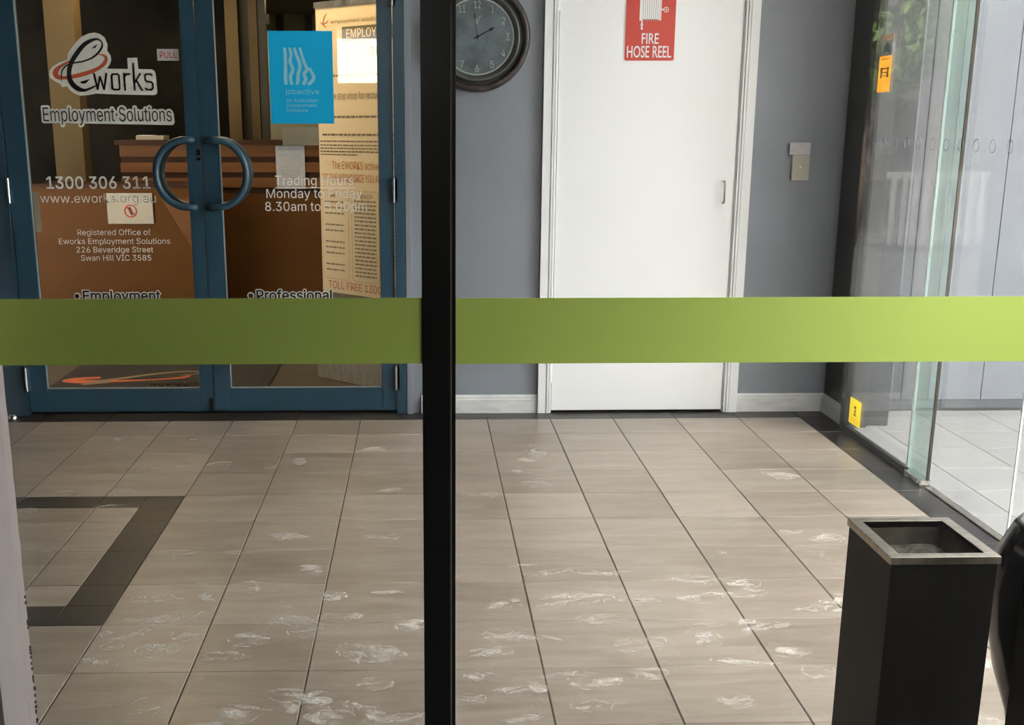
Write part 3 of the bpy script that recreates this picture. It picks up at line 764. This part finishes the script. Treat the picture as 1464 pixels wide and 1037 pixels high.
hand('hour_hand', math.radians(63), .090, .0030, 2.4, W-.0250)
hand('minute_hand', math.radians(-8), .112, .0016, 2.0, W-.0275)
bm = bmesh.new(); cyl(bm, (CX, W-.030, CZ), (CX, W-.021, CZ), .007, 16); obj('hand_hub', bm, 'clock_hand', s)
bm = bmesh.new(); lathe_y(bm, CX, W, CZ, [(.186, -.034), (.186, -.0335), (.001, -.0335)]); 
# small crossed ornament under twelve
bm2 = bmesh.new()
stroke(bm2, [(-.004, .052, .0022), (.000, .062, .003), (.010, .082, .003), (.018, .089, .004)], lambda u, v: (CX+u, W-.0222, CZ+v))
stroke(bm2, [(.002, .052, .0022), (-.004, .066, .003), (-.010, .082, .0024)], lambda u, v: (CX+u, W-.0224, CZ+v))
obj('dial_ornament', bm2, 'clock_white', s)
obj('lens', bm, 'glass', s)

# chrome door stop on the floor by the left jamb
s = thing('door_stop', 'small domed chrome door stop on the floor beside the left blue door jamb', 'door stop')
bm = bmesh.new(); lathe_z(bm, -1.952, 5.515, [(.024, .0008), (.024, .004), (.023, .012), (.017, .022), (.009, .027), (.002, .0285)], 24); obj('dome', bm, 'chrome', s, smooth=True)
bm = bmesh.new(); lathe_z(bm, -1.952, 5.515, [(.028, .0005), (.028, .003), (.024, .004)], 24); obj('rubber_ring', bm, 'rubber', s)

# ================================================================== NEAR GLASS PARTITION (the camera looks through it)
P = st(empty('window_1')); YG = 1.75
pane = lambda a, b: box('glass_pane', 'glass', P, a, b, YG+.004, YG+.010, .03, 2.70)
pane(-.640, .000); pane(.047, .975)
box('safety_strip', 'film', P, -.640, -.0015, YG+.0025, YG+.0035, .9975, 1.0965)
box('safety_strip', 'film', P, .0490, .975, YG+.0025, YG+.0035, .9965, 1.0955)
box('mullion', 'black', P, -.0015, .0410, YG, YG+.110, .002, CH-.002, .0015)
box('mullion', 'black', P, .0432, .0488, YG+.001, YG+.020, .002, CH-.002, .0008)
box('seal', 'seal', P, .0412, .0430, YG+.0015, YG+.018, .002, CH-.002)
box('mullion', 'black', P, .9735, 1.035, YG-.020, YG+.030, .002, CH-.002, .002)
box('bottom_rail', 'black', P, -.640, .973, YG-.002, YG+.022, .002, .03)
box('top_rail', 'black', P, -.640, .973, YG-.002, YG+.022, 2.70, CH-.002)
pane(1.036, 1.915)
box('bottom_rail', 'black', P, 1.036, 1.915, YG-.002, YG+.022, .002, .03)
box('mullion', 'black', P, 1.915, 1.955, YG-.020, YG+.030, .002, CH-.002, .002)

# ================================================================== SIDE GLASS
S = st(empty('window_2')); XG = 1.93
box('corner_post', 'black', S, XG-.014, XG+.020, 5.195, 5.250, .002, CH-.002, .002)
box('glass_pane', 'side_glass', S, XG-.003, XG+.003, 4.49, 5.195, .028, 2.70)
box('glass_pane', 'side_glass', S, XG+.010, XG+.016, 3.672, 4.49, .010, 2.70)
box('glass_pane', 'side_glass', S, XG-.003, XG+.003, 1.780, 3.660, .010, 2.70)
box('glass_fin', 'fin_glass', S, XG-.003, XG+.006, 4.312, 4.489, .030, 2.70)
box('glass_edge', 'edge_glass', S, XG-.0035, XG+.0065, 4.490, 4.504, .030, 2.70)
box('glass_edge', 'edge_glass', S, XG-.003, XG+.003, 3.661, 3.668, .010, 2.70)
box('edge_seal', 'dark_frame', S, XG-.004, XG+.007, 4.303, 4.311, .030, 2.70)
box('floor_channel', 'black', S, XG-.012, XG+.012, 4.505, 5.195, .002, .027, .001)
box('floor_channel', 'steel', S, XG-.007, XG+.018, 1.780, 4.300, .0008, .006, .001)
br = box('floor_clamp', 'chrome', S, XG-.022, XG+.020, 4.315, 4.475, .002, .028, .004)
bm = bmesh.new(); cyl(bm, (XG-.021, 4.34, .016), (XG-.027, 4.34, .016), .006, 12); obj('clamp_screw', bm, 'steel', br)
box('head_channel', 'black', S, XG-.014, XG+.020, 1.78, 5.195, 2.70, CH-.002)
for i in range(17):
    y = 5.047-.1222*i
    if y < 3.1: break
    bm = bmesh.new(); tube(bm, [(XG-.0038, y+.0215*math.cos(2*PI*k/20), 1.280+.0215*math.sin(2*PI*k/20)) for k in range(20)], .0011, 5, True)
    obj('safety_ring', bm, 'etch', S)
bm = bmesh.new()
for z0 in (.60, .16):
    tube(bm, [(XG-.0155, 5.222+.011*math.cos(2*PI*k/16), z0+.011*math.sin(2*PI*k/16)) for k in range(16)], .0012, 5, True)
obj('fixing_ring', bm, 'chrome', S)

# stickers on the side glass
def SF(x, y, z): return (y, x, z)
s = thing('orange_sticker', 'tall orange and grey warning sticker near the top of the side glass', 'sticker')
boxes('sticker_panel', 'orange', s, [(XG-.0042, XG-.0034, 5.040, 5.172, 1.484, 1.628)])
boxes('sticker_header', 'label_paper', s, [(XG-.0042, XG-.0034, 5.040, 5.160, 1.629, 1.690)])
boxes('sticker_cap', 'sticker_pink', s, [(XG-.0042, XG-.0034, 5.036, 5.160, 1.6905, 1.712)])
boxes('print', 'brown_print', s, [(XG-.0048, XG-.0043, 5.060, 5.078, 1.542, 1.583), (XG-.0048, XG-.0043, 5.130, 5.148, 1.542, 1.583), (XG-.0048, XG-.0043, 5.078, 5.130, 1.575, 1.580), (XG-.0048, XG-.0043, 5.078, 5.130, 1.560, 1.564), (XG-.0048, XG-.0043, 5.085, 5.125, 1.548, 1.551), (XG-.0048, XG-.0043, 5.06, 5.15, 1.614, 1.617)])
bm = bmesh.new()
poly(bm, [(XG-.0048, 5.100+a, 1.632+b) for a, b in ((-.040, 0), (-.032, .022), (-.038, .030), (-.018, .044), (0, .052), (.018, .044), (.038, .030), (.032, .022), (.040, 0), (.020, .010), (0, .012), (-.020, .010))])
obj('emblem', bm, 'blue_print', s)
s = thing('yellow_sticker', 'yellow square warning sticker at the foot of the side glass', 'sticker')
box('sticker_sheet', 'yellow', s, XG-.0042, XG-.0034, 5.030, 5.165, .052, .168)
boxes('print', 'brown_print', s, [(XG-.0048, XG-.0043, 5.090, 5.102, .100, .122), (XG-.0048, XG-.0043, 5.086, 5.108, .126, .138), (XG-.0048, XG-.0043, 5.080, 5.112, .094, .099)])
boxes('print', 'orange', s, [(XG-.0048, XG-.0043, 5.045, 5.150, .062, .065), (XG-.0048, XG-.0043, 5.045, 5.150, .070, .073), (XG-.0048, XG-.0043, 5.045, 5.150, .078, .081)])

# ================================================================== ASH BIN
s = thing('ash_bin', 'tall square black bin with a stainless ash tray rim behind the near glass', 'bin')
x0, x1, y0, y1 = .834, 1.026, 1.968, 2.183
bm = bmesh.new()
t_ = .004
for b in ((x0, x1, y0, y0+t_, .004, .588), (x0, x1, y1-t_, y1, .004, .588), (x0, x0+t_, y0+t_, y1-t_, .004, .588), (x1-t_, x1, y0+t_, y1-t_, .004, .588), (x0, x1, y0, y1, .001, .004)): bx(bm, *b)
obj('bin_body', bm, 'bin_black', s)
e = .004; r_ = .022; bm = bmesh.new()
X0, X1, YA, YB_ = x0-e, x1+e, y0-e, y1+e
for b in ((X0, X1, YA, YA+r_, .586, .600), (X0, X1, YB_-r_, YB_, .586, .600), (X0, X0+r_, YA+r_, YB_-r_, .586, .600), (X1-r_, X1, YA+r_, YB_-r_, .586, .600)): bx(bm, *b)
obj('rim', bm, 'steel', s, bevel=.0012)
bm = bmesh.new()
a0, a1, b0, b1 = X0+r_, X1-r_, YA+r_, YB_-r_
for b in ((a0-.001, a0, b0, b1, .545, .599), (a1, a1+.001, b0, b1, .545, .599), (a0, a1, b0-.001, b0, .545, .599), (a0, a1, b1, b1+.001, .545, .599)): bx(bm, *b)
obj('tray_wall', bm, 'tray', s)
bm = bmesh.new(); n = 14; g_ = [[bm.verts.new((a0+(a1-a0)*i/n, b0+(b1-b0)*j/n, .552+.006*math.sin(i*.7+1)*math.cos(j*.55)+random.uniform(-.001, .001))) for j in range(n+1)] for i in range(n+1)]
for i in range(n):
    for j in range(n): bm.faces.new((g_[i][j], g_[i+1][j], g_[i+1][j+1], g_[i][j+1]))
obj('ash', bm, 'ash', s)
# ---- glossy black pot between the bin and the right hand mullion
s = thing('black_pot', 'glossy black rounded pot half hidden between the ash bin and the right mullion', 'pot')
bm = bmesh.new(); lathe_z(bm, 1.235, 2.105, [(.05, .001), (.055, .01), (.062, .12), (.078, .21), (.110, .30), (.132, .40), (.136, .48), (.126, .55), (.104, .60), (.094, .612), (.090, .606), (.080, .58)], 48)
obj('pot_body', bm, 'gloss_black', s, smooth=True)

# ================================================================== OFFICE BEHIND THE DOORS
st(box('floor', 'office_floor', None, -5.0, 1.6, W+.145, 12.4, -.08, -.003))
st(box('ceiling', 'ceil', None, -5.0, 1.6, W+.145, 12.4, 2.42, 2.52))
st(box('wall_far', 'office_wall', None, -5.0, 1.6, 12.3, 12.4, 0, 2.42))
st(box('wall_left', 'office_wall', None, -5.1, -5.0, W+.145, 12.4, 0, 2.42))
st(box('wall_right', 'office_wall', None, 1.5, 1.6, W+.145, 12.3, 0, 2.42))
st(box('wall_partition', 'partition', None, -4.9, -1.36, 9.3, 9.4, 0, 2.42))
st(box('wall_side', 'office_wall', None, -1.12, -.2, 9.1, 9.2, 0, 2.02))
for k, (xx, yy) in enumerate(((-.75, 6.02), (-1.9, 8.1), (-1.62, 7.0), (-.7, 10.4))):
    t = thing('ceiling_light', ['flat square ceiling light just inside the right blue door', 'flat square ceiling light above the grooved reception counter', 'flat square ceiling light in front of the reception counter wing', 'flat square ceiling light farthest back beyond the beige columns'][k], 'light', 'office ceiling lights')
    box('light_frame', 'sign_white', t, xx-.31, xx+.31, yy-.16, yy+.16, 2.405, 2.419)
    M['lamp'] = M.get('lamp') or mat('warm light panel', (1, .80, .50), .5, emit=20.0, var=0)
    box('diffuser', 'lamp', t, xx-.29, xx+.29, yy-.14, yy+.14, 2.400, 2.4045)
c = tag(box('column', 'column', None, -2.445, -2.252, 8.18, 8.35, .0, 2.415, .003), 'wide beige column seen through the left door behind the counter', 'column')
c = tag(box('column', 'column', None, -1.312, -1.226, 8.40, 8.50, 0, 2.415, .003), 'slim beige column at the left edge of the right door glass', 'column')
c = tag(box('column', 'column', None, -1.165, -1.105, 8.45, 8.52, 0, 2.415, .003), 'narrower beige column beside a dark frame above the counter', 'column')
t = thing('partition_frame', 'dark bronze door frame standing between the beige columns in the office', 'frame')
box('upright', 'dark_frame', t, -1.224, -1.168, 8.46, 8.54, 0, 2.41); box('upright', 'dark_frame', t, -1.102, -1.050, 8.46, 8.54, 0, 2.41)
box('transom', 'dark_frame', t, -1.224, -1.030, 8.462, 8.538, 2.02, 2.08)
# high internal window on the far wall
wn = st(empty('window_3'))
for xx in (-1.60, -1.38, -1.10, -.6): box('window_bar', 'dark_frame', wn, xx-.035, xx+.035, 12.25, 12.295, 1.9, 2.41)
box('window_sill', 'sign_grey', wn, -1.7, -.5, 12.22, 12.295, 2.18, 2.22)
# reception counter
r = thing('reception_counter', 'brown timber reception counter with dark horizontal grooves and a lower front wing', 'counter')
box('counter_top', 'wood_dark', r, -1.99, -.35, 7.94, 8.35, 1.232, 1.262, .002)
box('counter_body', 'wood_dark', r, -1.97, -.37, 8.02, 8.33, .002, 1.231)
zz = 1.230
for a, b in ((1.232, 1.156), (1.120, 1.056), (1.022, .958)):
    box('fascia_board', 'wood', r, -1.972, -.368, 8.000, 8.0195, b, a-.001, .002)
box('front_panel', 'wood_panel', r, -1.40, -.368, 7.998, 8.0195, .04, .918, .002)
box('wing_panel', 'wood_panel', r, -2.43, -1.405, 7.60, 7.64, .04, .982, .002)
box('wing_top', 'wood_dark', r, -2.44, -1.395, 7.59, 8.018, .9825, 1.000, .002)
bm = bmesh.new(); vs = [(-1.63, 7.597, .906), (-1.457, 7.597, .602), (-1.410, 7.597, .53), (-1.410, 7.597, .906)]
prism(bm, [(a, c_) for a, b, c_ in vs], lambda x, z: (x, 7.592, z), lambda x, z: (x, 7.5995, z)); obj('brace_panel', bm, 'wood', r)
box('plinth', 'wood_dark', r, -2.42, -1.41, 7.62, 7.66, .001, .04)
box('plinth', 'wood_dark', r, -1.40, -.38, 8.01, 8.03, .001, .04)
t = thing('paper_tray', 'cream box of papers lying on the left end of the reception counter', 'tray')
boxes('tray_body', 'paper', t, [(-1.865, -1.685, 8.02, 8.20, 1.263, 1.290)], .002)
boxes('sheet', 'sign_white', t, [(-1.86, -1.77, 8.03, 8.19, 1.2902, 1.293)])
t = thing('office_chair', 'dark rounded office chair back showing just above the reception counter', 'chair')
bm = bmesh.new()
pts = [(-.22, .80), (-.24, 1.0), (-.22, 1.15), (-.17, 1.26), (-.09, 1.325), (0, 1.345), (.09, 1.325), (.17, 1.26), (.22, 1.15), (.24, 1.0), (.22, .80)]
prism(bm, [(-1.18+a*.62, z) for a, z in pts], lambda x, z: (x, 8.60, z), lambda x, z: (x, 8.67, z)); obj('backrest', bm, 'bag', t, bevel=.008)
bm = bmesh.new(); cyl(bm, (-1.18, 8.75, .05), (-1.18, 8.75, .50), .03, 14); bx(bm, -1.21, -1.15, 8.66, 8.76, .42, .86); obj('chair_post', bm, 'black', t)
box('seat', 'bag', t, -1.40, -.96, 8.56, 8.90, .46, .52, .01)
bm = bmesh.new()
for i in range(5):
    a = 2*PI*i/5; cyl(bm, (-1.18, 8.75, .08), (-1.18+.26*math.cos(a), 8.75+.20*math.sin(a), .035), .018, 8)
obj('chair_base', bm, 'black', t)
# notices
rb = random.Random(11)
def notice(name, label, x0, x1, z0, z1, y, m='paper', lines=7, cat='notice'):
    t = thing(name, label, cat); box('sheet', m, t, x0, x1, y, y+.0012, z0, z1)
    return t
t = notice('phone_notice', 'white notice with a red crossed out phone symbol on the counter wing', -1.972, -1.688, .756, .945, 7.588)
bm = bmesh.new()
bars(bm, -1.95, -1.71, .924, .007, 7.5872, rb); bars(bm, -1.93, -1.73, .905, .006, 7.5872, rb); bars(bm, -1.95, -1.71, .766, .004, 7.5872, rb); obj('print', bm, 'sign_grey', t)['kind'] = 'stuff'
bm = bmesh.new(); cx_, cz_ = -1.828, .835
tube(bm, [(cx_+.036*math.cos(2*PI*k/28), 7.5872, cz_+.036*math.sin(2*PI*k/28)) for k in range(28)], .0038, 6, True)
cyl(bm, (cx_-.026, 7.5868, cz_+.026), (cx_+.026, 7.5868, cz_-.026), .003, 8); obj('prohibition_ring', bm, 'red_text', t)
bm = bmesh.new(); prism(bm, [(cx_-.018, cz_+.018), (cx_+.000, cz_+.026), (cx_+.020, cz_-.020), (cx_+.004, cz_-.028)], lambda x, z: (x, 7.5874, z), lambda x, z: (x, 7.5878, z)); obj('phone_symbol', bm, 'vinyl_dark', t)
bm = bmesh.new(); bars(bm, -1.74, -1.70, .79, .012, 7.5872, rb); obj('print', bm, 'sign_grey', t)['kind'] = 'stuff'
t = notice('counter_notice', 'grey white typed notice fixed to the grooved front of the reception counter', -.957, -.768, .950, 1.226, 7.995, 'label_paper')
bm = bmesh.new()
bars(bm, -.94, -.79, 1.200, .006, 7.9942, rb)
for i in range(11): bars(bm, -.925, -.80, 1.165-i*.016, .005, 7.9942, rb)
obj('print', bm, 'sign_grey', t)['kind'] = 'stuff'
t = notice('door_notice', 'cream landscape notice hanging behind right door glass under the blue poster', -.637, -.470, 1.262, 1.343, W+.006)
bm = bmesh.new(); bars(bm, -.59, -.52, 1.313, .005, W+.0052, rb); bars(bm, -.605, -.50, 1.298, .004, W+.0052, rb); bars(bm, -.57, -.53, 1.284, .004, W+.0052, rb); obj('print', bm, 'sign_grey', t)['kind'] = 'stuff'
t = notice('side_notice', 'narrow strip of white paper at the left edge of the left door glass', -1.793, -1.765, .87, 1.055, W+.006)
bm = bmesh.new()
for i in range(6): bars(bm, -1.789, -1.769, 1.03-i*.024, .005, W+.0052, rb)
obj('print', bm, 'sign_grey', t)['kind'] = 'stuff'

# ---- pull-up banner standing askew behind the right door
bn = thing('banner_stand', 'tall cream printed banner standing askew behind the right door glass', 'banner')
bl = Vector((-.546, 6.50)); bd = (Vector((-.205, 6.17))-bl).normalized(); nb = Vector((bd.y, -bd.x))
def BF(x, y, z):   # x along the banner from its left edge, y depth towards the viewer (negative)
    p = bl+bd*x-nb*y if False else bl+bd*x+nb*(-y)
    return (p.x, p.y, z)
def bbox(name, m, x0, x1, y0, y1, z0, z1):
    bm = bmesh.new(); bx(bm, x0, x1, y0, y1, z0, z1)
    for v in bm.verts: v.co = BF(*v.co)
    return obj(name, bm, m, bn)
BW = .78
bbox('banner_sheet', 'banner', 0, BW, 0, .002, .13, 1.945)
bbox('top_bar', 'tray', -.005, BW+.005, -.008, .012, 1.935, 1.965)
bbox('stand_base', 'steel', -.01, BW+.01, -.045, .05, .002, .13)
bbox('support_pole', 'steel', BW/2-.01, BW/2+.01, .010, .028, .1, 1.94)
bbox('footer_band', 'banner_band', .015, BW-.015, -.0012, -.0002, .14, .475)
bbox('employer_band', 'banner_band', .20, BW-.02, -.0012, -.0002, 1.765, 1.835)
def bt(body, m, x0, x1, z0, cap, off=0.0): lettering('lettering', body, m, bn, x0, x1, z0, cap, -.0022, fr=BF, offset=off)
bt('EMPLOYER', 'banner', .235, .52, 1.780, .042, .02)
bt('GET', 'banner_ink', .395, .52, 1.690, .040, .01)
bt('one stop shop for recruitment', 'banner_ink', .09, .545, 1.482, .036)
bt('The EWORKS active pathway', 'banner_red', .10, .62, 1.130, .040)
bt('"OF THE WORKFORCE YOU ARE LOOKING FOR"', 'banner_red', .02, .72, 1.065, .040)
bt('TOLL FREE 1300 306 311', 'banner_red', .05, .69, .498, .040, .01)
bt('Website', 'banner', .13, .25, .425, .022)
bm = bmesh.new()
for z0, a, b, hh in ((1.595, .05, .56, .010), (1.39, .02, .62, .010), (1.30, .03, .62, .010)): bars(bm, a, b, z0, hh, -.0015, rb, BF)
for i, z0 in enumerate((1.268, 1.248, 1.232, 1.216, 1.200)): bars(bm, .01, .62 if i < 4 else .30, z0, .007, -.0015, rb, BF)
for i in range(13):
    if i in (3, 6, 10): continue
    bars(bm, .035, .185, .955-i*.030, .008, -.0015, rb, BF)
for i in range(20): bars(bm, .265, .43, .965-i*.0205, .008, -.0015, rb, BF)
for i in range(16): bars(bm, .51, .66, .965-i*.0205, .008, -.0015, rb, BF)
bt('REACH', 'banner_ink', .305, .405, .985, .018, .02); bt('ER', 'banner_ink', .075, .12, .985, .018, .03)
o = obj('print', bm, 'banner_ink', bn); o['kind'] = 'stuff'
bm = bmesh.new()
for a in (.015, .245, .485):
    w_ = .205; pts = []
    for cx2, cz2, a0 in ((a+w_-.02, 1.0, 0), (a+.02, 1.0, 90), (a+.02, .570, 180), (a+w_-.02, .570, 270)):
        for i in range(5):
            q = math.radians(a0+i*22.5); pts.append(BF(cx2+.02*math.cos(q), -.0022, cz2+.02*math.sin(q)))
    tube(bm, pts, .0009, 4, True)
obj('print_frame', bm, 'banner_red', bn)
bm = bmesh.new()
BL_ = lambda u, v: BF(u, -.0024, v)
stroke(bm, [(.090, 1.905, .003), (.070, 1.890, .006), (.060, 1.865, .008), (.066, 1.848, .007), (.085, 1.840, .004)], BL_)
stroke(bm, [(.040, 1.866, .005), (.058, 1.856, .006), (.090, 1.864, .005), (.100, 1.876, .003)], BL_)
obj('logo', bm, 'banner_red', bn)
bt('employment solutions', 'banner_ink', .12, .50, 1.855, .018)

# ---- entrance mat
t = thing('entrance_mat', 'black entrance mat with an orange swoosh logo inside the blue doors', 'mat')
box('mat_pile', 'mat', t, -1.99, -.83, 5.95, 6.93, -.0028, .006, .001)
bm = bmesh.new(); F0 = lambda z: (lambda u, v: (u, v, z))
stroke(bm, [(-1.30, 6.50, .02), (-1.33, 6.44, .045), (-1.45, 6.395, .03), (-1.60, 6.365, .035), (-1.74, 6.345, .06), (-1.86, 6.350, .09), (-1.93, 6.37, .075), (-1.90, 6.42, .06), (-1.78, 6.45, .05)], F0(.0067)); obj('mat_swoosh', bm, 'mat_orange', t)
bm = bmesh.new()
stroke(bm, [(-1.78, 6.30, .03), (-1.76, 6.34, .05), (-1.66, 6.42, .045), (-1.52, 6.53, .04), (-1.38, 6.60, .035), (-1.27, 6.60, .03), (-1.26, 6.545, .02), (-1.35, 6.50, .02)], F0(.0072))
stroke(bm, [(-1.83, 6.26, .04), (-1.77, 6.31, .07), (-1.70, 6.33, .05)], F0(.0078))
obj('mat_letter', bm, 'mat_brown', t)
lettering('mat_lettering', 'works', 'mat_brown', t, -1.47, -1.20, 6.20, .12, 0, fr=lambda x, y, z: (x, z, .0068), offset=.02)

# ================================================================== OUTSIDE, RIGHT OF THE GLASS
F = st(empty('wall_facade'))
box('backing', 'facade_dark', F, 2.045, 6.2, W+.012, W+.14, 0, CH+.12)
fx = [2.10, 2.285, 2.335, 2.47]+[2.73+.42*k for k in range(0, 9)]
for a, b in zip(fx, fx[1:]): box('panel', 'facade_mid' if b < 2.5 else 'facade', F, a+.0025, b-.0025, W, W+.011, .052, CH+.1)
box('skirting_strip', 'facade_dark', F, 2.05, 6.2, W-.006, W+.012, .0, .050)
st(boxes('trim_3', 'pillar', None, [(2.042, 2.155, 5.285, W-.007, .001, CH+.1), (1.956, 2.041, 5.2755, 5.2845, .001, CH)], .002))
st(box('trim_4', 'facade', None, 2.1552, 2.161, 5.2865, 5.294, .10, CH))
# white picket fence, trees and building across the way (they show as reflections)
fn = thing('picket_fence', 'white picket fence reflected in the side glass', 'fence')
for i in range(22):
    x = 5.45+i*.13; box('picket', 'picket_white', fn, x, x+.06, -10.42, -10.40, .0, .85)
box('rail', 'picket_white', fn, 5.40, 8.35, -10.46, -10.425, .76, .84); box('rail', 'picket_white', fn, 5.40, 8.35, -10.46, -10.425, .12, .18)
rt = random.Random(9)
def tree(x, y, h, r, label):
    t = thing('street_tree', label, 'tree')
    bm = bmesh.new(); tube(bm, [(x, y, -.09), (x+.05, y, h*.3), (x-.04, y+.05, h*.6), (x, y, h*.85)], .12, 10)
    for k in range(6):
        a = rt.uniform(0, 6.28); cyl(bm, (x, y, h*.45+k*.15), (x+r*.7*math.cos(a), y+r*.7*math.sin(a), h*.75+k*.1), .045, 6, r2=.015)
    obj('trunk', bm, 'bark', t, smooth=True)
    bm = bmesh.new()
    for i in range(2600):
        u = Vector((rt.gauss(0, 1), rt.gauss(0, 1), rt.gauss(0, 1))).normalized()*r*rt.uniform(.45, 1)**.5
        c0 = Vector((x, y, h))+Vector((u.x, u.y, u.z*.8)); a = Vector((rt.gauss(0, 1), rt.gauss(0, 1), rt.gauss(0, 1))).normalized(); b = a.orthogonal().normalized(); L_ = rt.uniform(.06, .11)
        bm.faces.new([bm.verts.new(c0+a*L_), bm.verts.new(c0+b*L_*.45), bm.verts.new(c0-a*L_), bm.verts.new(c0-b*L_*.45)])
    f_ = obj('foliage', bm, 'leaf', t); f_['kind'] = 'stuff'
tree(5.3, -11.3, 2.6, 1.2, 'leafy green street tree reflected left in the side glass')
tree(8.2, -11.4, 3.2, 1.4, 'taller leafy street tree reflected right in the side glass')
st(box('wall_sky_block', 'ext_dark', None, 4.7, 22, -13.1, -13, -.09, 13.0))  # added tall dark wall, blocks sky light from across the street
bl_ = thing('street_building', 'white sunlit building reflected in the right door glass', 'building')
box('wall', 'sunlit', bl_, -14, 3.2, -13.2, -13, -.09, 6.5); box('parapet', 'sunlit', bl_, -14.1, 3.3, -13.25, -12.95, 6.5, 6.8)
box('awning', 'facade', bl_, -12, 3.0, -13.0, -12.6, 3.35, 3.5)
